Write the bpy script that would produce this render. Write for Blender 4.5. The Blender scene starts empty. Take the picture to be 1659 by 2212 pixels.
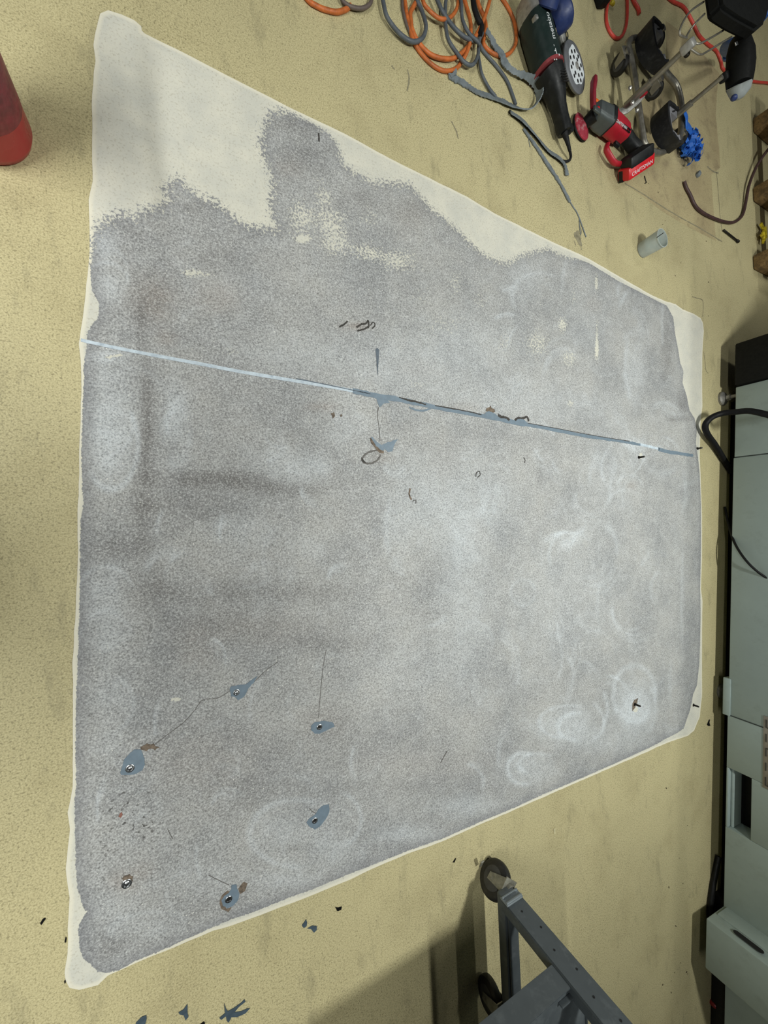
import bpy, bmesh, math, random
import numpy as np
from mathutils import Vector, Matrix, noise as mnoise
random.seed(7); rng = np.random.default_rng(7)
C = bpy.context.scene.collection
PI = math.pi

# ------------------------------------------------------------------ camera
# unit of length: metre. Camera 1 m above the floor, ultra-wide lens, held sideways.
W, H, F = 1659.0, 2212.0, 826.0
CX, CY = W/2, H/2
NADIR = (420.0, 1125.0)                      # where plumb lines meet in the photograph
_down = Vector((NADIR[0]-CX, CY-NADIR[1], -F)).normalized()
_zc = -_down
_fw = Vector((0, 0, -1)); _xc = (_fw - _fw.dot(_zc)*_zc).normalized(); _yc = _zc.cross(_xc)
ROT = Matrix((_xc, _yc, _zc))                # camera -> world
CAM = Vector((0, 0, 1.0))
cd = bpy.data.cameras.new('camera'); cam = bpy.data.objects.new('camera', cd); C.objects.link(cam)
cd.sensor_fit = 'VERTICAL'; cd.sensor_height = 36.0; cd.lens = F/H*36.0; cd.clip_start = 0.01
M4 = ROT.to_4x4(); M4.translation = CAM; cam.matrix_world = M4
bpy.context.scene.camera = cam

def P(px, py, z=0.0):
    """measured photo position -> point of the room at height z"""
    d = ROT @ Vector((px-CX, CY-py, -F))
    t = (z-1.0)/d.z
    return CAM + d*t
def G(px, py): return P(px, py, 0.0)

# ------------------------------------------------------------------ world, lamps, exposure
world = bpy.data.worlds.new('workshop_ambient'); bpy.context.scene.world = world
world.use_nodes = True
bg = world.node_tree.nodes['Background']; bg.inputs[0].default_value = (0.90, 0.95, 1.0, 1); bg.inputs[1].default_value = 0.05
vs = bpy.context.scene.view_settings
vs.view_transform = 'Standard'; vs.look = 'None'; vs.exposure = -0.38; vs.gamma = 1.0; vs.use_curve_mapping = False
def strip_lamp(x, y, z, power, lx=0.10, ly=0.9, col=(0.975, 1.0, 0.955)):
    l = bpy.data.lights.new('ceiling_strip_light', 'AREA'); l.shape = 'RECTANGLE'; l.size = lx; l.size_y = ly
    l.energy = power; l.color = col; l.spread = math.radians(150)
    o = bpy.data.objects.new('ceiling_strip_light', l); o.location = (x, y, z); C.objects.link(o)
# rows of ceiling strip lights: behind the photographer, over the patch, over the machine
for (x, y, z, p, ly) in ((-1.5, 0.05, 2.65, 80, 1.7), (1.4, -0.05, 2.7, 56, 0.35), (2.85, 2.3, 3.0, 13, 0.6), (2.85, 0.1, 3.0, 18, 0.6)):
    strip_lamp(x, y, z, p, ly=ly)

# ------------------------------------------------------------------ materials
def lin(c):
    return tuple(((v/255.0)/12.92 if v/255.0 <= 0.04045 else ((v/255.0+0.055)/1.055)**2.4) for v in c)
class NT:
    def __init__(s, m):
        m.use_nodes = True; s.t = m.node_tree; s.n = s.t.nodes; s.l = s.t.links
        s.b = s.n['Principled BSDF']
        g = s.n.new('ShaderNodeNewGeometry'); tc = s.n.new('ShaderNodeTexCoord'); s.obj = tc.outputs['Object']; s.pos = g.outputs['Position']
    def link(s, a, b): s.l.new(a, b)
    def set(s, sock, v):
        if isinstance(v, bpy.types.NodeSocket): s.link(v, sock)
        elif isinstance(v, (tuple, list)) and len(v) == 3 and sock.type == 'RGBA': sock.default_value = (*v, 1)
        else: sock.default_value = v
    def noise(s, scale, detail=2.0, rough=0.5, vec=None, dist=0.0, out='Fac'):
        n = s.n.new('ShaderNodeTexNoise'); n.inputs['Scale'].default_value = scale; n.inputs['Detail'].default_value = detail
        n.inputs['Roughness'].default_value = rough; n.inputs['Distortion'].default_value = dist
        s.link(vec or s.obj, n.inputs['Vector']); return n.outputs[out]
    def mapping(s, scale, rot=0.0, vec=None):
        n = s.n.new('ShaderNodeMapping'); n.inputs['Scale'].default_value = scale; n.inputs['Rotation'].default_value = (0, 0, rot)
        s.link(vec or s.obj, n.inputs['Vector']); return n.outputs['Vector']
    def voro(s, scale, feature='F1', vec=None, out='Distance'):
        n = s.n.new('ShaderNodeTexVoronoi'); n.feature = feature; n.inputs['Scale'].default_value = scale
        s.link(vec or s.obj, n.inputs['Vector']); return n.outputs[out]
    def ramp(s, fac, a, b, x=0.0, y=1.0):
        n = s.n.new('ShaderNodeMapRange'); n.clamp = True
        s.set(n.inputs[0], fac); s.set(n.inputs[1], a); s.set(n.inputs[2], b); s.set(n.inputs[3], x); s.set(n.inputs[4], y); return n.outputs[0]
    def math(s, op, a, b=0.0, clamp=False):
        n = s.n.new('ShaderNodeMath'); n.operation = op; n.use_clamp = clamp; s.set(n.inputs[0], a); s.set(n.inputs[1], b); return n.outputs[0]
    def mix(s, fac, a, b, mode='MIX'):
        n = s.n.new('ShaderNodeMix'); n.data_type = 'RGBA'; n.blend_type = mode
        s.set(n.inputs[0], fac); s.set(n.inputs[6], a); s.set(n.inputs[7], b); return n.outputs[2]
    def attr(s, name):
        n = s.n.new('ShaderNodeAttribute'); n.attribute_name = name; return n.outputs['Fac']
    def bump(s, h, strength=0.3, dist=0.002):
        n = s.n.new('ShaderNodeBump'); n.inputs['Strength'].default_value = strength; n.inputs['Distance'].default_value = dist
        s.link(h, n.inputs['Height']); s.link(n.outputs[0], s.b.inputs['Normal'])
    def color(s, v): s.set(s.b.inputs['Base Color'], v)
    def rough(s, v): s.set(s.b.inputs['Roughness'], v)
MATS = {}
def mat(name, rgb, rough=0.5, metal=0.0, var=0.25, scale=30.0, dirt=None, dirt_amt=0.35, bump=0.15, trans=0.0, spec=0.5):
    """plain procedural material: colour with noise variation, optional dusty patches, fine relief"""
    if name in MATS: return MATS[name]
    m = bpy.data.materials.new(name); t = NT(m); c = lin(rgb)
    n1 = t.noise(scale, 3, 0.6)
    dk = tuple(x*(1-var) for x in c); lt = tuple(min(1, x*(1+var)) for x in c)
    col = t.mix(t.ramp(n1, 0.3, 0.7), dk, lt)
    if dirt is not None:
        n2 = t.noise(scale*0.6+11, 5, 0.7)
        col = t.mix(t.math('MULTIPLY', t.ramp(n2, 0.52, 0.68), dirt_amt), col, lin(dirt))
    t.color(col); t.b.inputs['Metallic'].default_value = metal
    t.rough(t.ramp(t.noise(scale*2.3, 3), 0.3, 0.7, max(0.03, rough-0.08), min(1, rough+0.1)))
    t.b.inputs['Specular IOR Level'].default_value = spec
    if trans: t.b.inputs['Transmission Weight'].default_value = trans
    if bump: t.bump(t.noise(scale*6, 2), bump, 0.001)
    MATS[name] = m; return m

# ------------------------------------------------------------------ mesh helpers
ORG = {}
def org_of(o):
    while o is not None:
        if o.name in ORG: return ORG[o.name]
        o = o.parent
    return Vector((0, 0, 0))
def tag(o, label, cat=None, group=None, kind=None):
    if label: o['label'] = label
    if cat: o['category'] = cat
    if group: o['group'] = group
    if kind: o['kind'] = kind
    return o
def thing(name, label, cat, loc, group=None):
    o = bpy.data.objects.new(name, None); C.objects.link(o); o.location = loc; o.empty_display_size = 0.05
    ORG[o.name] = Vector(loc); return tag(o, label, cat, group)
def frame(axis, hint=(0, 0, 1)):
    z = Vector(axis).normalized(); h = Vector(hint)
    if abs(z.dot(h.normalized())) > 0.98: h = Vector((1, 0, 0))
    x = h.cross(z).normalized(); y = z.cross(x)
    return Matrix((x, y, z)).transposed()          # columns x, y, z
def smooth_path(pts, sub=6, closed=False):
    p = [Vector(q) for q in pts]; n = len(p); out = []
    rngi = range(n if closed else n-1)
    for i in rngi:
        if closed: a, b, c, d = p[(i-1) % n], p[i], p[(i+1) % n], p[(i+2) % n]
        else: a, b, c, d = p[max(i-1, 0)], p[i], p[i+1], p[min(i+2, n-1)]
        for k in range(sub):
            t = k/sub
            out.append(0.5*((2*b) + (c-a)*t + (2*a-5*b+4*c-d)*t*t + (3*b-a-3*c+d)*t**3))
    if not closed: out.append(p[-1])
    return out
class MB:
    def __init__(s): s.v = []; s.f = []
    def add(s, vs, fs):
        o = len(s.v); s.v += [Vector(v) for v in vs]; s.f += [tuple(i+o for i in f) for f in fs]; return s
    def box(s, c, size, R=None, bev=0.0):
        c = Vector(c); hx, hy, hz = (k/2 for k in size); R = R or Matrix.Identity(3)
        if bev <= 0:
            vs = [c + R @ Vector((x*hx, y*hy, z*hz)) for x in (-1, 1) for y in (-1, 1) for z in (-1, 1)]
            return s.add(vs, [(0, 1, 3, 2), (4, 6, 7, 5), (0, 4, 5, 1), (2, 3, 7, 6), (0, 2, 6, 4), (1, 5, 7, 3)])
        bm = bmesh.new(); bmesh.ops.create_cube(bm, size=1.0)
        for v in bm.verts: v.co = Vector((v.co.x*size[0], v.co.y*size[1], v.co.z*size[2]))
        bmesh.ops.bevel(bm, geom=bm.edges[:], offset=min(bev, min(size)*0.45), segments=2, affect='EDGES', profile=0.5)
        bm.verts.index_update()
        s.add([c + R @ v.co for v in bm.verts], [[v.index for v in f.verts] for f in bm.faces]); bm.free(); return s
    def lathe(s, prof, base, axis=(0, 0, 1), n=24, hint=(0, 0, 1), sx=1.0, sy=1.0):
        R = frame(axis, hint); base = Vector(base); vs = []; fs = []
        for (r, h) in prof:
            for k in range(n):
                a = 2*PI*k/n; vs.append(base + R @ Vector((math.cos(a)*r*sx, math.sin(a)*r*sy, h)))
        m = len(prof)
        for i in range(m-1):
            for k in range(n):
                k2 = (k+1) % n; fs.append((i*n+k, i*n+k2, (i+1)*n+k2, (i+1)*n+k))
        if prof[0][0] > 1e-6: fs.append(tuple(range(n-1, -1, -1)))
        if prof[-1][0] > 1e-6: fs.append(tuple((m-1)*n+k for k in range(n)))
        return s.add(vs, fs)
    def cyl(s, p0, p1, r0, r1=None, n=16):
        p0 = Vector(p0); p1 = Vector(p1); r1 = r0 if r1 is None else r1; L = (p1-p0).length
        return s.lathe([(r0, 0), (r1, L)], p0, p1-p0, n)
    def rod(s, p0, p1, r, n=12, b=0.15):
        p0 = Vector(p0); p1 = Vector(p1); L = (p1-p0).length; e = min(r*b*2, L*0.3)
        return s.lathe([(r*0.8, 0), (r, e), (r, L-e), (r*0.8, L)], p0, p1-p0, n)
    def tube(s, pts, r, n=8, closed=False, rfun=None, flat=None):
        p = [Vector(q) for q in pts]; m = len(p); vs = []; fs = []
        T = []
        for i in range(m):
            a = p[(i-1) % m] if (closed or i > 0) else p[i]; b = p[(i+1) % m] if (closed or i < m-1) else p[i]
            d = b-a; T.append(d.normalized() if d.length > 1e-9 else Vector((1, 0, 0)))
        u = Vector((0, 0, 1)) if abs(T[0].z) < 0.9 else Vector((1, 0, 0))
        for i in range(m):
            u = (u - u.dot(T[i])*T[i])
            u = u.normalized() if u.length > 1e-6 else Vector((0, 1, 0)); w = T[i].cross(u)
            rr = r if rfun is None else rfun(i/(m-1))
            ru, rw = (rr, rr) if flat is None else (rr*flat[0], rr*flat[1])
            for k in range(n):
                a = 2*PI*k/n + PI/n; vs.append(p[i] + u*(math.cos(a)*ru) + w*(math.sin(a)*rw))
        for i in range(m if closed else m-1):
            j = (i+1) % m
            for k in range(n):
                k2 = (k+1) % n; fs.append((i*n+k, i*n+k2, j*n+k2, j*n+k))
        if not closed: fs.append(tuple(range(n-1, -1, -1))); fs.append(tuple((m-1)*n+k for k in range(n)))
        return s.add(vs, fs)
    def prism(s, poly, up):
        poly = [Vector(q) for q in poly]; up = Vector(up); n = len(poly)
        vs = poly + [q+up for q in poly]
        fs = [tuple(range(n-1, -1, -1)), tuple(range(n, 2*n))] + [(k, (k+1) % n, n+(k+1) % n, n+k) for k in range(n)]
        return s.add(vs, fs)
    def loft(s, rings, caps=True):
        n = len(rings[0]); vs = [Vector(q) for r in rings for q in r]; fs = []
        for i in range(len(rings)-1):
            for k in range(n):
                k2 = (k+1) % n; fs.append((i*n+k, i*n+k2, (i+1)*n+k2, (i+1)*n+k))
        if caps: fs.append(tuple(range(n-1, -1, -1))); fs.append(tuple((len(rings)-1)*n+k for k in range(n)))
        return s.add(vs, fs)
    def ell(s, c, rad, R=None, n=16, m=10):
        R = R or Matrix.Identity(3); rings = []
        for i in range(m+1):
            th = PI*i/m; r = max(math.sin(th), 0.02); z = -math.cos(th)
            rings.append([Vector(c) + R @ Vector((math.cos(2*PI*k/n)*r*rad[0], math.sin(2*PI*k/n)*r*rad[1], z*rad[2])) for k in range(n)])
        return s.loft(rings)
    def build(s, name, m, parent=None, at=None, angle=40, label=None, bevel=None):
        me = bpy.data.meshes.new(name); L = org_of(parent) if parent is not None else Vector(at if at is not None else (0, 0, 0))
        me.from_pydata([v-L for v in s.v], [], s.f)
        bm = bmesh.new(); bm.from_mesh(me); bmesh.ops.recalc_face_normals(bm, faces=bm.faces[:])
        if bevel: bmesh.ops.bevel(bm, geom=[e for e in bm.edges if len(e.link_faces) == 2 and e.calc_face_angle(0) > 0.6], offset=bevel, segments=2, affect='EDGES', clamp_overlap=True)
        bm.to_mesh(me); bm.free()
        for p in me.polygons: p.use_smooth = True
        me.set_sharp_from_angle(angle=math.radians(angle))
        me.materials.append(m); me.update()
        o = bpy.data.objects.new(name, me); C.objects.link(o)
        if parent is not None: o.parent = parent
        else: o.location = L; ORG[o.name] = L
        if label: o['label'] = label
        return o
def rrect(c, R, a, b, rad, n=5):
    """rounded rectangle ring (half sizes a, b) in the x,y of R"""
    out = []
    for (sx, sy, a0) in ((1, 1, 0), (-1, 1, PI/2), (-1, -1, PI), (1, -1, 1.5*PI)):
        for k in range(n):
            t = a0 + PI/2*k/(n-1); out.append(Vector(c) + R @ Vector((sx*(a-rad)+math.cos(t)*rad, sy*(b-rad)+math.sin(t)*rad, 0)))
    return out
def pxz(L, z=None): return [P(q[0], q[1], (q[2] if len(q) > 2 else z)) for q in L]
def text_mesh(txt, name, m, parent, origin, xdir, ydir, size, depth=0.0006):
    cu = bpy.data.curves.new(name, 'FONT'); cu.body = txt; cu.size = size; cu.extrude = depth; cu.align_x = 'CENTER'; cu.align_y = 'CENTER'
    tmp = bpy.data.objects.new(name+'_src', cu); C.objects.link(tmp)
    bpy.context.view_layer.update()
    me = bpy.data.meshes.new_from_object(tmp.evaluated_get(bpy.context.evaluated_depsgraph_get()))
    bpy.data.objects.remove(tmp); me.name = name
    x = Vector(xdir).normalized(); y = Vector(ydir); y = (y - y.dot(x)*x).normalized(); z = x.cross(y); R = Matrix((x, y, z)).transposed()
    L = org_of(parent)
    for v in me.vertices: v.co = Vector(origin) - L + R @ v.co
    me.materials.clear(); me.materials.append(m)
    o = bpy.data.objects.new(name, me); C.objects.link(o); o.parent = parent; return o

# ------------------------------------------------------------------ floor materials
def floor_material():
    m = bpy.data.materials.new('yellow_beige_epoxy_floor'); t = NT(m)
    big = t.noise(1.1, 4, 0.55); mid = t.noise(5.5, 4, 0.6)
    base = t.mix(t.ramp(big, 0.35, 0.68), lin((200, 189, 146)), lin((186, 176, 136)))
    base = t.mix(t.math('MULTIPLY', t.ramp(mid, 0.5, 0.72), 0.42), base, lin((158, 146, 108)))
    v1 = t.mapping((1, 1.0, 1))
    spk = t.noise(190, 2, 0.55, v1); spk2 = t.noise(300, 3, 0.7)
    dens = t.ramp(t.noise(1.6, 3), 0.35, 0.65, 0.60, 0.545)
    m1 = t.ramp(spk, dens, t.math('ADD', dens, 0.09))
    base = t.mix(t.math('MULTIPLY', m1, 0.50), base, lin((110, 102, 74)))
    base = t.mix(t.math('MULTIPLY', t.ramp(spk2, 0.50, 0.62), 0.46), base, lin((126, 116, 84)))
    base = t.mix(t.math('MULTIPLY', t.ramp(spk2, 0.48, 0.34), 0.40), base, lin((224, 214, 172)))
    sc = t.noise(14, 6, 0.75, t.mapping((1, 0.35, 1), 0.5)); base = t.mix(t.math('MULTIPLY', t.ramp(sc, 0.55, 0.72), 0.46), base, lin((118, 112, 90)))
    t.color(base); t.rough(t.ramp(mid, 0.3, 0.7, 0.48, 0.66)); t.b.inputs['Specular IOR Level'].default_value = 0.3
    t.bump(t.math('ADD', spk, t.math('MULTIPLY', spk2, 0.5)), 0.22, 0.0015); return m
def patch_material():
    m = bpy.data.materials.new('ground_concrete_patch'); t = NT(m)
    fine = t.noise(150, 3, 0.75); grain = t.noise(260, 3, 0.75); mid = t.noise(26, 4, 0.6); broad = t.noise(5.0, 4, 0.6)
    dust = t.attr('dust'); dark = t.attr('unground_and_shade'); brown = t.attr('rust'); gsd = t.attr('gray_sd'); soft = t.attr('soft'); cream = t.attr('cream')
    pit = t.attr('pitted')
    con = t.mix(t.ramp(broad, 0.33, 0.67), lin((146, 147, 148)), lin((174, 173, 170)))
    con = t.mix(t.math('MULTIPLY', t.ramp(mid, 0.45, 0.72), 0.30), con, lin((200, 202, 203)))
    con = t.mix(t.math('MULTIPLY', brown, t.ramp(mid, 0.25, 0.62, 0.25, 1.0)), con, lin((148, 134, 122)))
    con = t.mix(t.math('MULTIPLY', dark, t.ramp(mid, 0.2, 0.7, 1.25, 0.75), True), con, lin((112, 109, 107)))
    dm = t.math('MULTIPLY', dust, t.ramp(mid, 0.25, 0.65, 0.55, 1.0))
    con = t.mix(t.math('MULTIPLY', dm, 1.2, True), con, lin((204, 209, 213)))
    con = t.mix(t.ramp(grain, 0.50, 0.36, 0.0, 0.55), con, lin((92, 92, 91)))
    con = t.mix(t.ramp(fine, 0.46, 0.33, 0.0, 0.45), con, lin((84, 83, 82)))
    con = t.mix(t.ramp(grain, 0.52, 0.66, 0.0, 0.50), con, lin((222, 224, 222)))
    con = t.mix(t.ramp(fine, 0.55, 0.70, 0.0, 0.40), con, lin((222, 222, 220)))
    wv = t.voro(95, 'F1'); wn = t.noise(6.5, 3)
    con = t.mix(t.math('MULTIPLY', t.ramp(wv, 0.13, 0.09), t.ramp(wn, 0.50, 0.62)), con, lin((232, 230, 222)))
    pv = t.noise(120, 2, 0.5); con = t.mix(t.math('MULTIPLY', pit, t.ramp(pv, 0.40, 0.32)), con, lin((84, 82, 80)))
    cn = t.noise(14, 4, 0.6); cf = t.noise(210, 2, 0.6)
    cre = t.mix(t.ramp(cn, 0.35, 0.68), lin((217, 214, 200)), lin((203, 202, 192)))
    cre = t.mix(t.math('MULTIPLY', t.ramp(cf, 0.55, 0.68), 0.32), cre, lin((150, 140, 118)))
    cre = t.mix(t.math('MULTIPLY', t.ramp(grain, 0.42, 0.30), 0.22), cre, lin((170, 164, 148)))
    edge = t.attr('edge_sd')
    cre = t.mix(t.ramp(edge, 0.010, 0.004, 0.0, 0.7), cre, lin((232, 226, 206)))
    nz = t.math('MULTIPLY', t.math('SUBTRACT', t.noise(135, 4, 0.75), 0.5), 4.8)
    gm = t.ramp(t.math('ADD', t.math('DIVIDE', gsd, soft), nz), -0.10, 0.10)
    nz2 = t.math('MULTIPLY', t.math('SUBTRACT', t.noise(150, 4, 0.75), 0.5), 2.6)
    cm = t.ramp(t.math('ADD', cream, nz2), 0.47, 0.55)
    gm = t.math('MULTIPLY', gm, t.math('SUBTRACT', 1.0, cm))
    rim = t.ramp(t.math('ABSOLUTE', t.math('DIVIDE', gsd, 1.0)), 0.0, 0.028, 0.45, 0.0)
    con = t.mix(rim, con, lin((118, 119, 124)))
    t.color(t.mix(gm, cre, con)); t.rough(t.ramp(mid, 0.3, 0.7, 0.75, 0.95)); t.b.inputs['Specular IOR Level'].default_value = 0.2
    t.bump(t.math('ADD', fine, t.math('MULTIPLY', gm, -0.6)), 0.35, 0.0012); return m

# ------------------------------------------------------------------ floor slab
mb = MB(); mb.box((1.5, 0, -0.1), (12, 12, 0.2))
floor = mb.build('floor', floor_material()); tag(floor, 'speckled yellow-beige epoxy coated concrete floor', None, None, 'structure')

mb = MB(); mb.box((1.5, 0, 3.45), (12, 12, 0.1)); ceil_ = mb.build('ceiling', mat('grey_metal_roof_deck', (96, 98, 98), 0.7, 0.2)); tag(ceil_, 'grey metal roof deck over the workshop', None, None, 'structure')
OUT = [(203,98),(206,74),(211,51),(216,30),(233,23),(263,32),(290,44),(305,57),(306,69),(420,127),(560,199),(640,240),(745,289),(827,335),(899,371),(1008,425),(1069,462),(1136,495),(1187,520),(1270,558),(1340,599),(1406,637),(1435,650),(1459,657),(1475,669),(1497,677),(1513,687),(1518,697),(1520,715),(1517,759),(1516,819),(1517,878),(1513,908),(1512,948),(1511,987),(1513,1023),(1516,1114),(1516,1204),(1514,1272),(1517,1300),(1516,1368),(1516,1503),(1511,1549),(1499,1578),(1486,1589),(1450,1601),(1423,1612),(1400,1623),(1335,1651),(1246,1690),(1161,1727),(1112,1749),(1040,1779),(956,1817),(880,1844),(804,1876),(753,1901),(669,1935),(584,1968),(500,1999),(460,2010),(377,2045),(294,2079),(233,2107),(211,2127),(172,2137),(150,2133),(142,2118),(140,2100),(146,2060),(148,1977),(150,1938),(142,1875),(148,1819),(151,1791),(146,1755),(152,1728),(157,1700),(157,1600),(158,1500),(157,1432),(166,1272),(169,1187),(167,1112),(170,1069),(172,955),(176,850),(175,781),(170,743),(175,712),(182,661),(190,592),(194,523),(192,431),(200,393),(199,300),(199,203),(206,132)]
GRAY = [(182,815),(181,788),(186,757),(190,715),(212,685),(214,657),(200,630),(195,592),(197,540),(200,510),(214,485),(233,475),(260,461),(285,468),(312,455),(343,448),(364,430),(353,413),(370,393),(384,384),(401,403),(432,427),(460,434),(491,455),(504,472),(542,492),(577,492),(600,500),(585,455),(587,381),(569,337),(561,308),(569,287),(575,262),(587,242),(605,240),(637,249),(670,265),(703,283),(724,305),(735,334),(739,356),(775,377),(807,395),(847,395),(883,399),(905,421),(930,450),(967,479),(1006,515),(1035,544),(1064,562),(1100,569),(1126,552),(1157,543),(1184,538),(1215,554),(1246,559),(1273,569),(1335,607),(1380,630),(1425,653),(1440,660),(1454,686),(1458,721),(1465,757),(1469,784),(1476,801),(1474,828),(1483,855),(1489,886),(1500,904),(1505,926),(1503,958),(1507,985),(1511,1023),(1514,1091),(1514,1182),(1512,1272),(1513,1323),(1512,1390),(1510,1436),(1505,1481),(1497,1499),(1494,1517),(1490,1535),(1481,1560),(1477,1573),(1463,1583),(1441,1594),(1418,1607),(1400,1616),(1335,1646),(1246,1685),(1161,1721),(1112,1744),(1040,1774),(956,1811),(880,1838),(804,1868),(753,1888),(669,1923),(631,1936),(584,1955),(542,1972),(500,1985),(460,2002),(405,2027),(350,2052),(294,2075),(255,2096),(228,2101),(211,2098),(197,2083),(180,2069),(172,2047),(172,2027),(168,2013),(171,1997),(180,1980),(187,1969),(178,1955),(173,1933),(167,1919),(164,1866),(162,1783),(161,1728),(165,1700),(163,1600),(165,1500),(168,1432),(173,1272),(173,1187),(174,1124),(181,1086),(178,1061),(176,977),(178,892)]
DOTTED = [(233,475),(312,455),(364,430),(384,384),(432,427),(504,472),(577,492),(587,381),(569,300),(600,245)]
DOTTED2 = [(735,350),(807,395),(883,399),(930,450),(1006,515),(1100,569),(1184,538),(1215,554)]
def seg_dist(X, Y, pts, closed):
    n = len(pts); best = np.full(X.shape, 1e9); ins = np.zeros(X.shape, bool); cxp = np.zeros_like(X); cyp = np.zeros_like(X)
    for i in range(n if closed else n-1):
        ax, ay = pts[i]; bx, by = pts[(i+1) % n]; dx, dy = bx-ax, by-ay
        t = np.clip(((X-ax)*dx + (Y-ay)*dy)/(dx*dx+dy*dy+1e-12), 0, 1); qx = ax+t*dx; qy = ay+t*dy
        d = np.hypot(X-qx, Y-qy); w = d < best; best = np.where(w, d, best); cxp = np.where(w, qx, cxp); cyp = np.where(w, qy, cyp)
        if closed:
            c = ((ay > Y) != (by > Y)); xi = ax + (Y-ay)*dx/(dy if abs(dy) > 1e-12 else 1e-12); ins ^= (c & (X < xi))
    return best, ins, cxp, cyp
def make_patch():
    gp = lambda L: [tuple(G(a, b).xy) for a, b in L]
    out = gp(OUT)
    # hand-cut edge: subdivide and jitter by a couple of millimetres
    o2 = []
    for i in range(len(out)):
        a, b = out[i], out[(i+1) % len(out)]; L = math.hypot(b[0]-a[0], b[1]-a[1]); k = max(1, int(L/0.02))
        for j in range(k):
            t = j/k; x = a[0]+(b[0]-a[0])*t; y = a[1]+(b[1]-a[1])*t
            o2.append((x+0.0016*mnoise.noise((x*30, y*30, 0)), y+0.0016*mnoise.noise((x*30, y*30, 9))))
    gray = gp(GRAY); st = 0.0042
    xs = [p[0] for p in out]; ys = [p[1] for p in out]
    gx = np.arange(min(xs)-0.01, max(xs)+0.012, st); gy = np.arange(min(ys)-0.01, max(ys)+0.012, st)
    X, Y = np.meshgrid(gx, gy, indexing='ij')
    d, ins, qx, qy = seg_dist(X, Y, o2, True)
    sd = np.where(ins, d, -d)
    X2 = np.where(ins, X, qx); Y2 = np.where(ins, Y, qy)
    nx, ny = X.shape; idx = np.arange(nx*ny).reshape(nx, ny)
    anyin = ins[:-1, :-1] | ins[1:, :-1] | ins[:-1, 1:] | ins[1:, 1:]
    q = np.stack([idx[:-1, :-1], idx[1:, :-1], idx[1:, 1:], idx[:-1, 1:]], -1)[anyin]
    used = np.unique(q); remap = np.full(nx*ny, -1); remap[used] = np.arange(len(used)); q = remap[q]
    xv = X2.ravel()[used]; yv = Y2.ravel()[used]; sdv = np.maximum(sd.ravel()[used], 0)
    gd, gin, _, _ = seg_dist(xv, yv, gray, True); gsd = np.where(gin, gd, -gd)
    d1 = seg_dist(xv, yv, gp(DOTTED), False)[0]; d2 = seg_dist(xv, yv, gp(DOTTED2), False)[0]
    soft = 0.0022 + 0.030*np.clip(1.25-np.minimum(d1, d2)/0.10, 0, 1)
    # photo position of every vertex, for stains and painted shade measured from the photograph
    R = np.array(ROT); pc = (np.stack([xv, yv, np.full_like(xv, -1.0)], 1)) @ R
    px = CX + F*pc[:, 0]/-pc[:, 2]; py = CY - F*pc[:, 1]/-pc[:, 2]
    def blob(a, cx, cy, rx, ry, amp, hard=1.0, rot=0.0):
        c, s = math.cos(rot), math.sin(rot); u = ((px-cx)*c+(py-cy)*s)/rx; v = (-(px-cx)*s+(py-cy)*c)/ry
        r = np.sqrt(u*u+v*v); a += amp*np.clip((1.35-r)*hard, 0, 1)**1.3
    def arc(a, cx, cy, rx, ry, a0, a1, w, amp, rot=0.0):
        c, s = math.cos(rot), math.sin(rot); u = ((px-cx)*c+(py-cy)*s)/rx; v = (-(px-cx)*s+(py-cy)*c)/ry
        r = np.sqrt(u*u+v*v); th = np.arctan2(v, u); mid = (a0+a1)/2; hw = (a1-a0)/2
        dth = np.abs((th-mid+PI) % (2*PI)-PI); e = np.clip((hw-dth)/0.35, 0, 1)
        a += amp*np.exp(-((r-1)*min(rx, ry)/w)**2)*e
    dust = np.zeros_like(px); dark = np.zeros_like(px); rust = np.zeros_like(px); cream = np.zeros_like(px); pit = np.zeros_like(px)
    for b in [(225,530,30,45,.5),(232,620,40,45,.35),(240,900,55,150,.42),(232,965,55,90,.30),(380,890,32,85,.50),(225,1290,50,70,.34),(235,1380,45,60,.26),(640,1010,60,45,.35),(580,1000,60,40,.2),(530,1150,80,40,.2),(670,1180,50,40,.2),
              (900,790,260,80,.30),(1010,1080,120,120,.36),(1000,1290,60,200,.32),(900,1090,80,120,.25),(1120,870,220,50,.28),(1320,1000,60,120,.18),(1290,1200,130,200,.06),(1000,1170,40,60,.25),(1180,1300,140,160,.16),(1010,720,120,60,.18),(620,760,120,50,.22),(740,920,60,60,.25),
              (1370,1520,40,55,.62),(1370,1545,55,50,.30),(1220,1570,70,40,.35),(1140,1660,60,35,.42),(1240,1550,50,40,.25),(1300,1600,110,30,.30),(1010,1740,70,25,.40),(880,1800,80,22,.40),(720,1840,60,40,.30),(700,1780,65,60,.18),(600,1790,60,60,.28),(620,1900,80,25,.36),(430,1900,60,60,.14),(240,1500,45,50,.24),(230,1600,40,40,.14),(250,1960,50,50,.16),(330,2000,60,30,.18),(225,770,60,18,.5),(900,1440,120,80,.15),(1230,1170,35,18,.35,1.0,-.4),(860,1140,30,70,.2),
              (1130,600,40,60,.25),(1270,700,60,90,.15),(1370,800,25,60,.35),(1375,960,30,15,.5),(500,620,90,40,.12),(690,1010,30,30,.3)]:
        blob(dust, *b)
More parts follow.
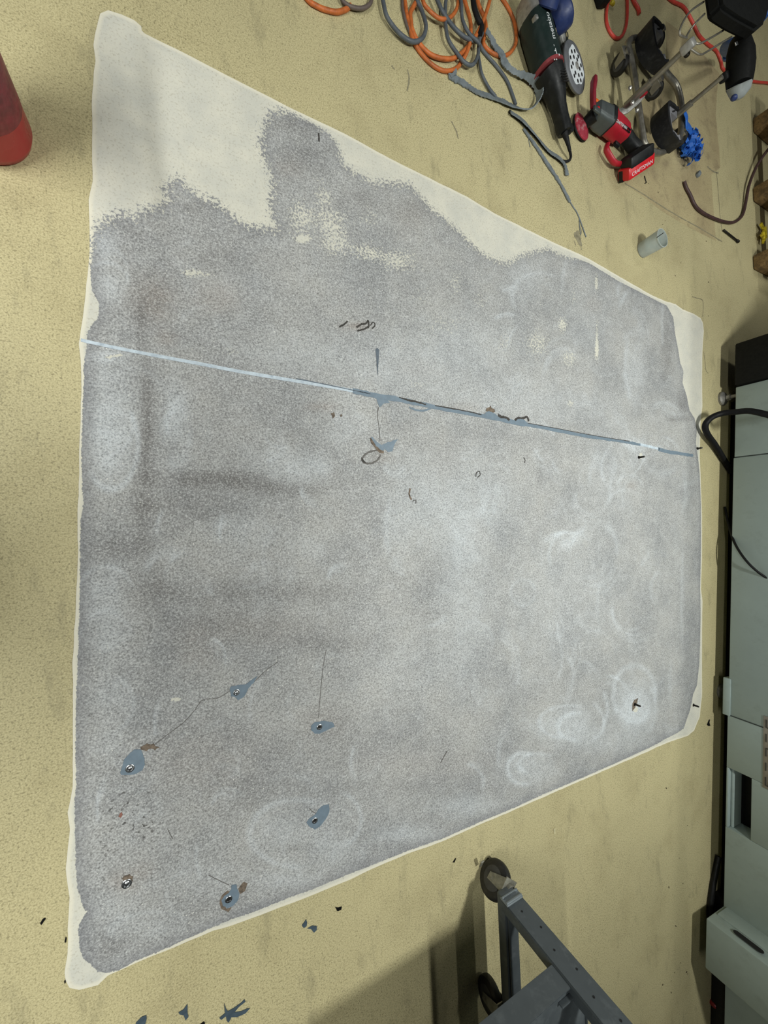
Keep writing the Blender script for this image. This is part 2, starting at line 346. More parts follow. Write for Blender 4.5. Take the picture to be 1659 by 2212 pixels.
    for b in [(305,700,14,60,.5),(318,900,18,130,.65),(310,1080,30,120,.5),(330,1260,40,60,.4),(470,1035,150,22,.75),(400,1090,110,40,.35),(610,1055,110,16,.55),(520,1280,260,28,.40),(460,1340,160,40,.28),(250,1180,70,30,.45),(700,1390,140,24,.30),(560,1720,170,60,.22),(760,1600,260,50,.16),(330,1500,40,40,.2),(640,270,60,30,.45),(660,340,60,40,.35),(780,430,60,30,.25),(900,450,60,35,.28),(1440,760,16,80,.45),(1475,870,14,30,.5),(1465,905,30,8,.6),(440,450,60,20,.35),(280,500,40,18,.25),(240,2040,60,30,.35),(420,1960,60,30,.22),(900,1700,160,24,.18),(640,1830,60,12,.3),(330,640,40,60,.3),(480,560,80,40,.2),(1240,1440,40,40,.1)]:  # unground strips, plus bands of the standing person's shadow painted darker
        blob(dark, *b)
    for b in [(330,650,60,60,.5),(470,640,60,40,.45),(360,730,30,20,.4),(700,880,40,14,.45),(770,705,40,12,.5),(1020,1150,30,40,.35),(960,1010,40,60,.22),(900,800,60,20,.2),(420,1400,60,60,.25),(560,1360,160,40,.22),(440,1640,160,80,.22),(700,1560,60,40,.25),(620,360,40,30,.25),(880,470,40,40,.2),(1280,660,20,20,.3),(1360,1050,16,14,.4),(930,1650,200,40,.16),(1000,880,40,14,.4),(270,1905,40,30,.5),(310,1880,30,24,.3),(820,990,30,14,.3)]:
        blob(rust, *b)
    for b in [(715,475,55,35,.5),(645,470,34,55,.50),(655,517,20,11,.80),(725,525,45,35,.55),(790,545,36,26,.5),(410,590,24,12,.62),(445,592,26,9,.48),(1215,702,13,22,.62),(1160,742,34,40,.46),(1230,775,24,26,.45),(1232,870,8,12,.5),(1288,612,5,26,.70),(1289,755,6,32,.75),(1289,715,4,40,.45),(880,565,50,34,.34),(985,612,24,34,.38),(700,425,26,26,.5),(1240,640,9,36,.33),(545,440,60,60,.0),(905,640,30,30,.22),(960,700,60,40,.26),(1168,650,16,40,.22),(690,390,20,18,.3),(800,470,30,30,.36),(840,560,40,30,.34),(1090,740,24,30,.34),(1040,650,20,30,.3),(900,830,30,14,.3),(500,760,30,10,.3),(420,760,20,14,.22)]:
        blob(cream, *b)
    blob(cream, 380, 1511, 10, 3, 1.3, 3.0, 0.1); blob(cream, 1425, 650, 0.1, 0.1, 0)
    blob(cream, 245, 770, 16, 2.5, 0.9, 3.0, -0.15); blob(cream, 1384, 985, 4, 6, 0.8, 2.0); blob(cream, 1372, 1532, 5, 5, 1.2, 3.0)
    for b in [(265,1750,70,70,.9),(330,1800,60,60,.6),(230,1850,50,60,.6),(330,1700,60,40,.3)]: blob(pit, *b)
    # marks left by the grinding disc
    for a in [(240,960,58,98,-0.9,2.6,5,.55),(235,920,52,60,-0.6,1.4,6,.3),(378,930,34,72,-0.2,2.2,7,.30),(228,1290,62,66,PI+.1,2*PI-.2,4,.38),(228,1400,60,80,PI,2*PI-.2,5,.22),(228,620,52,52,PI,2*PI,4,.35),(228,590,48,56,-1.4,.6,4,.25),(235,1520,54,60,-1.3,1.4,5,.25),
              (640,1800,100,72,1.2,5.4,6,.40),(720,1770,60,60,-1.4,1.3,5,.45),(1000,1690,44,40,-1.5,.5,4,.42),(900,1330,60,26,-.2,1.5,4,.40),(860,1140,26,80,2.2,4.2,6,.30),
              (1225,1172,44,22,3.0,5.6,4,.45),(1222,1200,36,50,2.6,4.9,4,.45),(1270,1250,50,110,3.6,5.0,4,.30),(1310,1190,22,50,-1.9,.3,4,.35),(1370,1500,46,62,2.2,6.6,5,.45),(1370,1520,30,40,.0,3.1,5,.40),(1390,1530,26,52,-1.2,1.4,4,.30),
              (1230,1560,66,36,1.6,5.2,3,.42),(1250,1570,46,30,1.4,5.0,4,.45),(1270,1560,34,40,-1.4,1.4,4,.42),(1130,1660,34,34,1.0,5.4,5,.55),(1160,1650,40,22,2.0,5.6,4,.40),(1300,1530,12,30,-1.6,1.7,4,.50),(1130,1280,26,28,0,6.2,3,.25),(1290,1060,18,70,3.2,5.2,4,.30),(1330,1080,14,70,3.0,5.0,4,.28),(1360,1060,30,34,3.4,6.2,3,.25),(1470,1060,10,40,-1.5,1.5,4,.22),
              (1165,640,60,50,2.4,5.4,5,.32),(1235,640,22,90,3.0,5.4,4,.28),(1350,630,16,24,2.6,5.0,4,.40),(1370,790,20,70,1.8,4.2,4,.38),(1440,700,10,60,2.2,4.4,3,.25),(1220,1460,18,40,-1.6,1.6,4,.3),(1190,1420,24,60,-1.2,1.0,4,.28),(1460,1480,14,60,2.2,4.2,4,.25),(1480,1300,8,110,2.0,4.4,3,.25),(1320,1310,30,90,2.4,4.0,4,.22),(505,1150,30,60,2.6,4.0,3,.4),(560,1170,34,60,-.4,1.0,3,.0),(330,2010,90,40,2.6,5.8,5,.20),(420,1930,60,50,2.0,4.6,4,.2),(520,1230,70,40,0.2,1.8,4,.2)]:
        arc(dust, *a)
    for k in range(70):                       # clusters of concentric strokes from the hand grinder
        cx = rng.uniform(980, 1500) if k % 3 else rng.uniform(220, 900); cy = rng.uniform(620, 1640) if k % 3 else rng.uniform(900, 1900)
        s0 = rng.uniform(16, 40); a0 = rng.uniform(0, 2*PI); sp = rng.uniform(1.2, 2.6); el = rng.uniform(.8, 1.8); am = rng.uniform(.10, .26)
        for j in range(rng.integers(3, 6)): arc(dust, cx+j*rng.uniform(1, 4), cy+j*rng.uniform(-2, 4), s0+j*5, (s0+j*5)*el, a0, a0+sp, rng.uniform(1.8, 3.2), am)
    for k in range(170):                      # faint overlapping swirl strokes everywhere
        cx = rng.uniform(200, 1500); cy = rng.uniform(560, 1950); s = rng.uniform(22, 60)*(1.2 if cx < 700 else .8); a0 = rng.uniform(0, 2*PI)
        arc(dust, cx, cy, s, s*rng.uniform(.7, 1.3), a0, a0+rng.uniform(1.0, 2.6), rng.uniform(3, 7), rng.uniform(.05, .17))
    for k in range(26):                       # straighter strokes along the machine side
        cx = rng.uniform(1250, 1490); cy = rng.uniform(1000, 1480); arc(dust, cx+300, cy, 300, rng.uniform(250, 600), PI-.14, PI+.14, rng.uniform(2.5, 5), rng.uniform(.1, .25))
    me = bpy.data.meshes.new('ground_patch'); n = len(xv); m = len(q)
    co = np.zeros((n, 3), np.float32); co[:, 0] = xv; co[:, 1] = yv; co[:, 2] = 0.0007
    me.vertices.add(n); me.vertices.foreach_set('co', co.ravel())
    me.loops.add(m*4); me.loops.foreach_set('vertex_index', q.astype(np.int32).ravel())
    me.polygons.add(m); me.polygons.foreach_set('loop_start', np.arange(0, m*4, 4, dtype=np.int32)); me.polygons.foreach_set('loop_total', np.full(m, 4, np.int32))
    me.update(calc_edges=True)
    for nm, a in (('gray_sd', gsd), ('soft', soft), ('dust', np.clip(dust, 0, 1.2)), ('unground_and_shade', np.clip(dark, 0, 1)), ('rust', np.clip(rust, 0, 1)), ('cream', np.clip(cream, 0, 1.5)), ('pitted', np.clip(pit, 0, 1)), ('edge_sd', sdv)):
        me.attributes.new(nm, 'FLOAT', 'POINT').data.foreach_set('value', a.astype(np.float32))
    me.materials.append(patch_material())
    o = bpy.data.objects.new('ground_patch', me); C.objects.link(o); o.parent = floor
    o['label'] = 'bare grey concrete patch ground through the epoxy with a cream feathered border'
    return o
patch = make_patch()

# ------------------------------------------------------------------ pieces of the floor: joint, fillers, cracks, old repair
m_slate = mat('slate_grey_filler', (112, 128, 141), 0.55, var=0.12, scale=60, bump=0.1)
m_slate_d = mat('dark_slate_filler', (92, 102, 112), 0.6, var=0.2, scale=60)
m_paleblue = mat('sanded_pale_blue_filler', (194, 206, 215), 0.75, var=0.16, scale=70, dirt=(140, 156, 172), dirt_amt=0.6)
m_hair = mat('hairline_crack', (104, 101, 98), 0.95, var=0.2, scale=80)
m_crack = mat('dark_open_crack', (66, 63, 60), 0.95, var=0.3, scale=80)
m_spall = mat('broken_brown_concrete', (116, 103, 90), 0.95, var=0.4, scale=120, dirt=(60, 54, 48), dirt_amt=0.7, bump=0.6)
m_groove = mat('grey_dirty_groove', (140, 133, 108), 0.9, var=0.3, scale=60)
Z0 = 0.0009
def plate(name, poly, m, h=0.0008, z=Z0, label=None, parent=None, jag=0.0):
    pts = []
    n = len(poly)
    for i in range(n):
        a, b = P(*poly[i][:2], z), P(*poly[(i+1) % n][:2], z); k = 1 if jag == 0 else max(2, int((b-a).length/0.006))
        for j in range(k):
            q = a.lerp(b, j/k); w = mnoise.noise_vector(q*160)*jag; pts.append(Vector((q.x+w.x, q.y+w.y, z)))
    mb = MB(); mb.prism(pts, (0, 0, h)); return mb.build(name, m, parent or floor, label=label)
def streak(name, pts, wfun, m, h=0.0008, z=Z0, label=None, sub=8, jag=0.0, parent=None):
    """flat strip along a line, width (m) by wfun(0..1)"""
    p = smooth_path(pxz(pts, z), sub); L = []; Rr = []
    for i, q in enumerate(p):
        d = (p[min(i+1, len(p)-1)]-p[max(i-1, 0)]).normalized(); nrm = Vector((-d.y, d.x, 0)); w = wfun(i/(len(p)-1))/2
        L.append(q+nrm*(w+jag*abs(mnoise.noise(q*210)))); Rr.append(q-nrm*(w+jag*abs(mnoise.noise(q*210+Vector((5, 5, 5))))))
    mb = MB(); n = len(p); vs = L+Rr+[v+Vector((0, 0, h)) for v in L+Rr]; fs = []
    for i in range(n-1):
        fs += [(2*n+i, 2*n+i+1, 3*n+i+1, 3*n+i), (i, 2*n+i, 2*n+i+1, i+1), (n+i, n+i+1, 3*n+i+1, 3*n+i)]
    fs += [(0, n, 3*n, 2*n), (n-1, 3*n-1, 4*n-1, 2*n-1)]
    mb.add(vs, fs); return mb.build(name, m, parent or floor, label=label)
streak('joint_filler', [(175,735),(278,757),(405,781),(542,807),(700,833),(766,845)], lambda t: 0.0062+0.003*t, m_paleblue, label='pale blue sanded joint filler', jag=0.0012)
streak('joint_filler', [(762,844),(813,855),(867,864),(942,880),(1039,898),(1132,916),(1180,925),(1260,941),(1340,953),(1383,961)], lambda t: 0.0135-0.004*t, m_slate, label='slate grey joint filler', jag=0.004, h=0.0010)
streak('joint_filler', [(1381,960),(1400,964),(1424,970)], lambda t: 0.010, m_paleblue, label='pale blue joint filler near the machine', jag=0.003)
streak('joint_filler', [(1422,970),(1439,975),(1470,980),(1497,984)], lambda t: 0.016-0.004*t, m_slate, label='grey joint filler end', jag=0.005)
streak('crack', [(640,818),(720,834),(800,851)], lambda t: 0.0022, m_slate_d, z=0.0012, h=0.0007, jag=0.001)
streak('crack', [(862,858),(880,864),(900,868),(920,874)], lambda t: 0.004*math.sin(PI*min(max(t, .05), .95))+0.001, m_crack, z=0.0016, h=0.0006, jag=0.003)
streak('crack', [(940,876),(985,884),(1020,891),(1040,896)], lambda t: 0.0022, m_crack, z=0.0018, h=0.0005, jag=0.002)
streak('crack', [(1140,914),(1200,925),(1290,942),(1360,953)], lambda t: 0.0018, m_crack, z=0.0018, h=0.0005, jag=0.0012)
plate('filler_patch', [(1048,892),(1056,888),(1062,890),(1072,896),(1080,904),(1098,908),(1110,908),(1118,904),(1128,903),(1140,914),(1150,919),(1130,921),(1100,915),(1070,907),(1045,899)], m_slate, jag=0.002, z=0.0013)
plate('spall', [(1049,888),(1051,881),(1056,880),(1060,877),(1062,882),(1068,884),(1069,890),(1062,892),(1054,890)], m_spall, jag=0.003)
streak('spall', [(1076,897),(1084,901),(1094,902),(1100,908)], lambda t: 0.006, m_crack, z=0.0015, jag=0.005)
streak('spall', [(1112,908),(1120,903),(1130,904),(1138,900),(1142,910)], lambda t: 0.005, m_crack, z=0.0015, jag=0.005)
plate('filler_patch', [(812,857),(835,862),(842,870),(828,873),(820,880),(816,872)], m_slate, jag=0.002)
streak('filler_patch', [(884,880),(900,886),(915,887),(930,882)], lambda t: 0.005, m_slate, jag=0.002)
plate('filler_patch', [(811,754),(815,752),(819,755),(818,775),(816,800),(815,812),(814,798),(813,776)], m_slate_d, label='dark grey wedge of filler above the joint')
streak('crack', [(818,880),(815,897),(819,925),(821,952)], lambda t: 0.0014, m_hair, jag=0.0006)
plate('filler_patch', [(800,946),(804,944),(814,955),(824,961),(838,955),(845,954),(850,951),(860,948),(853,958),(847,975),(838,977),(830,970),(828,975),(820,972),(812,962)], m_slate, jag=0.002, label='slate grey filler with two points below the joint')
plate('spall', [(799,946),(803,948),(812,964),(820,970),(829,974),(828,980),(820,979),(810,968),(802,956)], m_spall, jag=0.002, z=0.0014)
streak('crack', [(821,972),(806,974),(790,981),(782,992),(788,1000),(802,1001),(816,993),(822,982)], lambda t: 0.0036, m_hair, jag=0.003)
streak('crack', [(781,988),(784,995),(790,1000)], lambda t: 0.006*math.sin(PI*min(max(t, .1), .9)), m_crack, z=0.0014)
streak('crack', [(733,706),(743,701),(751,694)], lambda t: 0.0035, m_crack, jag=0.002)
streak('crack', [(770,707),(780,701),(790,699),(795,693),(796,705),(786,711),(772,715)], lambda t: 0.0035, m_crack, jag=0.003)
streak('crack', [(800,703),(806,696),(810,702),(804,710)], lambda t: 0.0022, m_crack, jag=0.002)
plate('spall', [(715,893),(722,890),(724,898),(719,904)], m_spall, jag=0.003); plate('spall', [(734,897),(738,893),(740,898),(736,901)], m_spall, jag=0.002)
streak('crack', [(1028,1030),(1029,1022),(1035,1018),(1037,1026),(1031,1031)], lambda t: 0.0025, m_crack, jag=0.001)
streak('crack', [(886,1055),(884,1068),(889,1080)], lambda t: 0.004, m_spall, jag=0.002); streak('crack', [(891,1083),(898,1080),(898,1088)], lambda t: 0.002, m_crack)
streak('crack', [(1131,988),(1134,994),(1133,1000)], lambda t: 0.003, m_crack); streak('crack', [(952,1648),(958,1636),(966,1622)], lambda t: 0.002, m_hair, jag=0.002)
streak('crack', [(688,288),(689,296),(689,306)], lambda t: 0.004, m_crack)
for cr in ([(330,1612),(360,1588),(395,1562),(420,1535),(438,1512),(470,1508),(500,1490)], [(548,1474),(575,1448),(600,1430)], [(705,1402),(698,1440),(692,1500),(688,1550)], [(450,1890),(470,1900),(495,1912)], [(362,1790),(368,1803),(373,1812)], [(668,1745),(674,1752),(682,1757)]):
    streak('crack', cr, lambda t: 0.0011, m_hair, jag=0.0007, h=0.0003)
# filler around each anchor
FILL = [
 [(496,1487),(500,1482),(512,1480),(530,1478),(536,1474),(545,1468),(556,1460),(548,1474),(536,1488),(530,1500),(524,1507),(514,1512),(508,1505),(499,1504),(498,1496)],
 [(672,1568),(680,1560),(700,1557),(712,1559),(720,1562),(722,1570),(712,1574),(704,1578),(690,1585),(680,1584),(672,1577)],
 [(260,1668),(264,1655),(268,1640),(282,1626),(290,1619),(304,1618),(308,1628),(312,1640),(313,1652),(308,1664),(296,1670),(284,1674),(262,1673)],
 [(662,1776),(668,1768),(680,1760),(688,1748),(696,1741),(710,1737),(712,1750),(708,1762),(700,1774),(690,1786),(680,1791),(668,1786)],
 [(478,1944),(484,1936),(494,1928),(500,1920),(500,1912),(510,1910),(512,1918),(517,1930),(514,1944),(504,1956),(492,1961),(482,1956)]]
fills = [plate('filler_patch', f, m_slate, jag=0.0015, label=None) for f in FILL]
plate('spall', [(304,1612),(318,1606),(330,1606),(344,1614),(336,1620),(326,1616),(316,1622),(308,1620)], m_spall, jag=0.004)
plate('spall', [(474,1946),(480,1932),(492,1924),(498,1926),(488,1936),(481,1950),(490,1962),(500,1960),(494,1970),(478,1962)], m_spall, jag=0.003, h=0.0004)
plate('spall', [(514,1920),(526,1906),(534,1908),(530,1922),(520,1930)], m_spall, jag=0.003, h=0.0005)
plate('spall', [(263,1898),(268,1890),(280,1888),(288,1894),(286,1904),(276,1900),(268,1906)], m_spall, jag=0.003)
plate('spall', [(256,1764),(259,1757),(263,1754),(265,1760),(261,1766)], mat('red_pebble', (140, 96, 84), 0.8), label='reddish pebble in the concrete')
# older repair area and saw lines in the floor near the stool
def repair_material():
    m = bpy.data.materials.new('worn_brown_floor_coating'); t = NT(m)
    a = t.noise(3.2, 4, .6); b = t.noise(11, 5, .7); s1 = t.noise(170, 2, .6)
    col = t.mix(t.ramp(a, .35, .65), lin((168, 152, 116)), lin((190, 176, 134))); col = t.mix(t.math('MULTIPLY', t.ramp(b, .52, .66), .5), col, lin((132, 116, 92)))
    col = t.mix(t.math('MULTIPLY', t.ramp(s1, .55, .66), .4), col, lin((92, 82, 62))); t.color(col); t.rough(.6); t.bump(s1, .2, .001); return m
m_rep = repair_material()
plate('worn_floor_area', [(1438,45),(1475,72),(1520,118),(1554,160),(1548,205),(1546,250),(1553,320),(1556,362),(1536,378),(1546,520),(1490,492),(1430,456),(1350,396),(1356,330),(1380,230),(1440,150)], m_rep, h=0.0003, z=0.0001, label='worn brownish floor area under the stool')
streak('crack', [(1350,396),(1390,420),(1430,446),(1470,470),(1510,492),(1560,522)], lambda t: 0.004, m_groove, z=0.0005, h=0.0004, jag=0.003)
streak('crack', [(1548,372),(1552,420),(1556,470),(1560,500)], lambda t: 0.003, m_groove, z=0.0005, h=0.0004, jag=0.002)
streak('crack', [(1528,360),(1540,370),(1552,374)], lambda t: 0.006, m_groove, z=0.0005, h=0.0004, jag=0.004)
streak('crack', [(1495,641),(1506,644),(1517,648),(1519,662),(1518,684)], lambda t: 0.003, m_groove, z=0.0005, h=0.0004, jag=0.002)
streak('crack', [(1520,760),(1523,782),(1525,800),(1530,806)], lambda t: 0.0025, m_groove, z=0.0005, h=0.0004, jag=0.0015)
for s in ([(975,262),(985,282),(990,300)], [(880,150),(884,172),(879,196)], [(846,142),(852,150)], [(1252,488),(1256,500),(1253,515),(1256,540)], [(1244,505),(1246,515)], [(1240,520),(1244,530)]):
    streak('crack', s, lambda t: 0.0030, m_groove, z=0.0002, h=0.0004, jag=0.004)
plate('sealant_stain', [(1240,502),(1250,498),(1254,515),(1258,532),(1252,530),(1246,520),(1240,510)], m_groove, h=0.0004, z=0.0003, jag=0.005)

# ------------------------------------------------------------------ anchors left in the concrete and cut-off studs
m_steel = mat('bright_zinc_steel', (200, 202, 204), 0.28, 1.0, var=0.15, scale=120)
m_dsteel = mat('dark_oiled_steel', (58, 56, 52), 0.45, 0.8, var=0.3, scale=120)
m_hole = mat('black_socket', (14, 14, 14), 0.7, var=0.3)
def anchor(px, py, r, label, filled):
    c = P(px, py, 0.0012); t = thing('anchor_sleeve', label, 'anchor', c, 'anchor sleeves left in the ground concrete')
    MB().lathe([(r, 0), (r, 0.0018), (r*0.9, 0.0024), (r*0.72, 0.0024), (r*0.66, 0.001)], c, n=20).build('rim', m_steel, t)
    if filled: MB().lathe([(r*0.66, 0.0006), (r*0.6, 0.0016), (r*0.3, 0.0030), (0.0, 0.0033)], c, n=16).build('plug', m_steel, t)
    else: MB().lathe([(r*0.66, 0.0008), (r*0.60, 0.0014), (0.0, 0.0012)], c, n=6).build('socket', m_hole, t)
anchor(511, 1495, 0.0075, 'round steel anchor in grey filler, the topmost of the six anchors', True)
anchor(690, 1570, 0.0075, 'steel anchor in an oval grey filler patch, rightmost of the upper anchors', False)
anchor(281, 1659, 0.0085, 'steel anchor in the large grey filler patch near the left edge', True)
anchor(680, 1772, 0.0075, 'anchor with a dark socket in the slanted grey filler patch', False)
anchor(274, 1908, 0.0095, 'bare shiny steel anchor without filler, near the left patch edge', True)
anchor(494, 1942, 0.0080, 'anchor with a dark socket in the lowest grey filler patch', False)
def stud(a, b, hgt, label):
    c = P(*a, 0.0009); r = 0.0042; tip = P(*b, hgt)
    t = thing('anchor_stud', label, 'bolt', c, 'threaded studs sticking out beside the machine')
    d = tip-c; n = 9; prof = []
    L = d.length
    for i in range(n*2+1): prof.append((r if i % 2 else r*0.84, 0.002+(L-0.004)*i/(n*2)))
    MB().lathe(prof, c, d, 12).build('thread', m_dsteel, t)
    MB().lathe([(r*1.7, 0), (r*1.7, 0.0012), (r*1.1, 0.0016)], c, n=14).build('collar', m_dsteel, t)
stud((1380,988), (1393,986), 0.030, 'dark threaded stud beside the joint line, inside the grey patch')
stud((1507,969), (1517,967), 0.028, 'dark threaded stud on the cream border at the end of the joint')
stud((1371,1521), (1384,1526), 0.030, 'dark threaded stud in the pale swirl near the lower right corner')
stud((1498,1523), (1510,1527), 0.028, 'dark threaded stud on the cream border at the lower right corner')
plate('spall', [(1366,1520),(1370,1512),(1378,1508),(1376,1518),(1372,1528),(1366,1536)], m_spall, jag=0.002)

# ------------------------------------------------------------------ machine cabinet at the right
def on_plane(px, py, p0, n):
    d = ROT @ Vector((px-CX, CY-py, -F)); t = (Vector(p0)-CAM).dot(n)/d.dot(n); return CAM + d*t
def zat(base, py):
    """height on the plumb line through base that is seen at photo row py"""
    lo, hi = 0.0, 0.95
    def row(z):
        q = ROT.transposed() @ (Vector((base.x, base.y, z))-CAM); return CY - F*q.y/-q.z
    s = 1 if row(hi) > row(lo) else -1
    for _ in range(40):
        mid = (lo+hi)/2
        if s*(row(mid)-py) > 0: hi = mid
        else: lo = mid
    return lo
m_sheet = mat('grey_green_machine_paint', (152, 166, 162), 0.5, var=0.05, scale=8, dirt=(120, 128, 122), dirt_amt=0.25, bump=0.05)
m_black = mat('matt_black_plastic', (15, 16, 15), 0.65, var=0.25, scale=40, spec=0.2)
m_blackm = mat('black_painted_steel', (12, 12, 12), 0.5, 0.0, var=0.3, spec=0.3)
m_rubber = mat('black_rubber', (22, 22, 23), 0.65, var=0.25, scale=60, spec=0.3)
m_seam = mat('dark_seam', (52, 58, 54), 0.8)
m_cable = mat('black_cable_jacket', (14, 14, 15), 0.6, var=0.2, scale=60, spec=0.25)
A0 = P(1589, 835, 0.07); B0 = P(1567, 1930, 0.07); MU = (B0-A0).normalized(); MU.z = 0; MU.normalize(); MW = Vector((-MU.y, MU.x, 0))
if MW.x < 0: MW = -MW
RM = Matrix((MU, MW, Vector((0, 0, 1)))).transposed()
def MP(s, d, z): return A0*1.0 + MU*s + MW*d + Vector((0, 0, z-A0.z))
def s_of(px, py, d=0.0):
    q = on_plane(px, py, A0+MW*d, MW); return (q-A0).dot(MU), q.z
mach = thing('machine_cabinet', 'large grey-green sheet metal machine cabinet on a black base at the right', 'machine', (MP(1.2, 0.4, 0).x, MP(1.2, 0.4, 0).y, 0))
def mbox(name, s0, s1, d0, d1, z0, z1, m, parent=mach, bev=0.004, label=None):
    mb = MB(); mb.box(MP((s0+s1)/2, (d0+d1)/2, (z0+z1)/2), (s1-s0, d1-d0, z1-z0), RM, bev); return mb.build(name, m, parent, label=label)
S_END = 3.6; HM = 1.2
mbox('plinth', 0.03, S_END-0.05, 0.13, 0.95, 0.0, 0.075, m_blackm)
sA = s_of(1589, 988)[0]; sB = s_of(1582, 1468)[0]; sC = s_of(1578, 1548)[0]; sD = s_of(1577, 1660)[0]; sE = s_of(1577, 1790)[0]; sF = s_of(1569, 1976)[0]
s1 = 0.004
p_a = mbox('front_panel', s1, sA-0.002, 0.0, 1.0, 0.07, HM, m_sheet)
p_b = mbox('front_panel', sA+0.001, sB+0.17, 0.001, 1.0, 0.066, HM, m_sheet)
# panel with the hand slot: built from four pieces around the opening
slot_top = s_of(1623, 1690)[1]
pz0 = 0.064
mbp = MB()
for (a, b, z0, z1) in ((sB+0.172, sD, pz0, HM), (sE, sF+0.002, pz0, HM), (sD, sE, slot_top, HM), (sD, sE, pz0, pz0+0.010)):
    mbp.box(MP((a+b)/2, 0.5, (z0+z1)/2), (b-a, 1.0, z1-z0), RM, 0.003)
panel = mbp.build('front_panel', m_sheet, mach)
mbox('slot_back', sD, sE, 0.10, 0.12, pz0+0.01, slot_top, m_blackm, panel)
mbox('slot_lip', sD, sE, 0.02, 0.10, pz0+0.010, pz0+0.022, m_sheet, panel)
mbox('lower_tab', sB, sC, -0.004, 0.05, 0.045, 0.075, m_sheet)
p_c = mbox('front_panel', sF+0.30, S_END, 0.012, 1.0, 0.07, HM, m_sheet)
mbox('front_panel', sF+0.002, sF+0.30, 0.02, 1.0, 0.07, HM, m_sheet)
# black cover block at the far end
bl0 = s_of(1587, 745)[0]
mbox('black_cover', bl0, 0.0, -0.015, 0.9, 0.068, 1.15, m_black, bev=0.01)
# protruding service box with slotted side
c1 = P(1525, 1983, 0.062); c2 = P(1521, 2092, 0.062)
q1 = (c1-A0).dot(MU); qd = (c1-A0).dot(MW); q2 = (c2-A0).dot(MU)
box_ = mbox('service_box', q1, q2, qd, 0.02, 0.062, 1.1, m_sheet, bev=0.006, label='protruding grey-green service box')
mbox('side_strip', q1-0.006, q1+0.01, qd*0.55, 0.03, 0.075, 1.1, m_sheet, box_, 0.002)
sl = on_plane(1590, 2015, c1-MU*0.007, MU); sl2 = on_plane(1644, 2054, c1-MU*0.007, MU)
mb = MB(); R_s = frame(-MU); mid = (sl+sl2)/2
ring = rrect(mid, Matrix((MW, Vector((0, 0, 1)), MU)).transposed(), 0.012, abs(sl2.z-sl.z)/2+0.01, 0.0118, 6); mb.prism(ring, -MU*0.0016); mb.build('slot', m_hole, box_)
# seams, label plate with raised strokes
mbox('seam', sA-0.0025, sA+0.0015, -0.0006, 0.01, 0.071, 1.15, m_seam, p_a, 0)
mbox('seam', sB+0.1685, sB+0.173, -0.0006, 0.01, 0.071, 1.15, m_seam, p_b, 0)
m_plate = mat('grey_nameplate', (138, 132, 122), 0.45, 0.3, var=0.15)
pl0, pz = s_of(1649, 1545); pl1 = s_of(1648, 1700)[0]; plz = s_of(1649, 1600)[1]
name_plate = mbox('name_plate', pl0, pl1, -0.003, 0.002, plz, plz+0.055, m_plate, panel, 0.001)
n5 = 5; pw = (pl1-pl0)/n5
def stroke(s0, z0, s_1, z1): mb.box(MP((s0+s_1)/2, -0.004, (z0+z1)/2), (max(abs(s_1-s0), 0.004), 0.002, max(abs(z1-z0), 0.004)), RM)
zb = plz+0.010; zt = plz+0.045; zm = (zb+zt)/2
for i in range(5):                          # worn letters: only the feet of the strokes can be made out
    a = pl0+pw*(i+0.22); b = pl0+pw*(i+0.78); mb = MB()
    stroke(a, zb, b, zb)
    if i in (0, 4): stroke(b, zb, b, zb+0.012); stroke((a+b)/2, zb+0.012, b, zb+0.012)
    if i == 2: stroke(a, zb, a, zb+0.014)
    mb.build('worn_letter', mat('dark_letter', (60, 58, 54), 0.5), mach)
# levelling feet
m_cast = mat('worn_grey_casting', (132, 130, 124), 0.5, 0.5, var=0.3, scale=60, dirt=(60, 58, 54))
for k, (fx, fy) in enumerate(((1558, 862), (1556, 1492), (1538, 2070))):
    c = P(fx, fy, 0.0)
    f = MB().lathe([(0.036, 0), (0.036, 0.010), (0.030, 0.016), (0.016, 0.020), (0.012, 0.022)], c, n=24).build('levelling_foot', m_cast if k < 2 else m_blackm, mach)
    MB().lathe([(0.009, 0.02), (0.009, 0.09)], c, n=14).build('foot_bolt', m_cast if k < 2 else m_blackm, f)
    MB().lathe([(0.0165, 0.024), (0.0165, 0.040)], c, n=6).build('foot_nut', m_cast if k < 2 else m_blackm, f)
# black base skirt showing under the cabinet at the lower end
mbox('base_skirt', sF-0.02, S_END-0.1, 0.05, 0.13, 0.004, 0.07, m_blackm)
cab = MB().tube(smooth_path([MP(s_of(1659, 905)[0], 0.03, 0.56), MP(s_of(1659, 905)[0], -0.03, 0.50)]+pxz([(1700,905,.30),(1659,896,.25),(1620,888,.19),(1588,890,.135),(1560,893,.090),(1537,902,.060),(1524,917,.040),(1527,936,.030),(1545,962,.022),(1562,990,.018),(1580,1020,.016)])), 0.0135, 12).build('power_cable', m_cable, at=P(1545,962,0))
tag(cab, 'thick black power cable looping out from under the machine', 'cable')
cab2 = MB().tube(smooth_path(pxz([(1566,1095,.012),(1573,1130,.035),(1588,1175,.085),(1618,1218,.145),(1659,1250,.20),(1700,1262,.26)])+[MP(s_of(1659, 1260)[0], -0.02, 0.42), MP(s_of(1659, 1262)[0], 0.02, 0.46)]), 0.0052, 10).build('thin_cable', m_cable, at=P(1573,1130,0))
tag(cab2, 'thin black cable sagging across the machine panel', 'cable')
hs = MB().tube(smooth_path(pxz([(1552,1850,.014),(1546,1880,.013),(1539,1920,.013),(1534,1960,.013),(1534,1990,.014)])), 0.012, 10).build('black_hose', m_blackm, at=P(1540,1915,0)); tag(hs, 'short glossy black hose lying under the machine edge', 'hose')
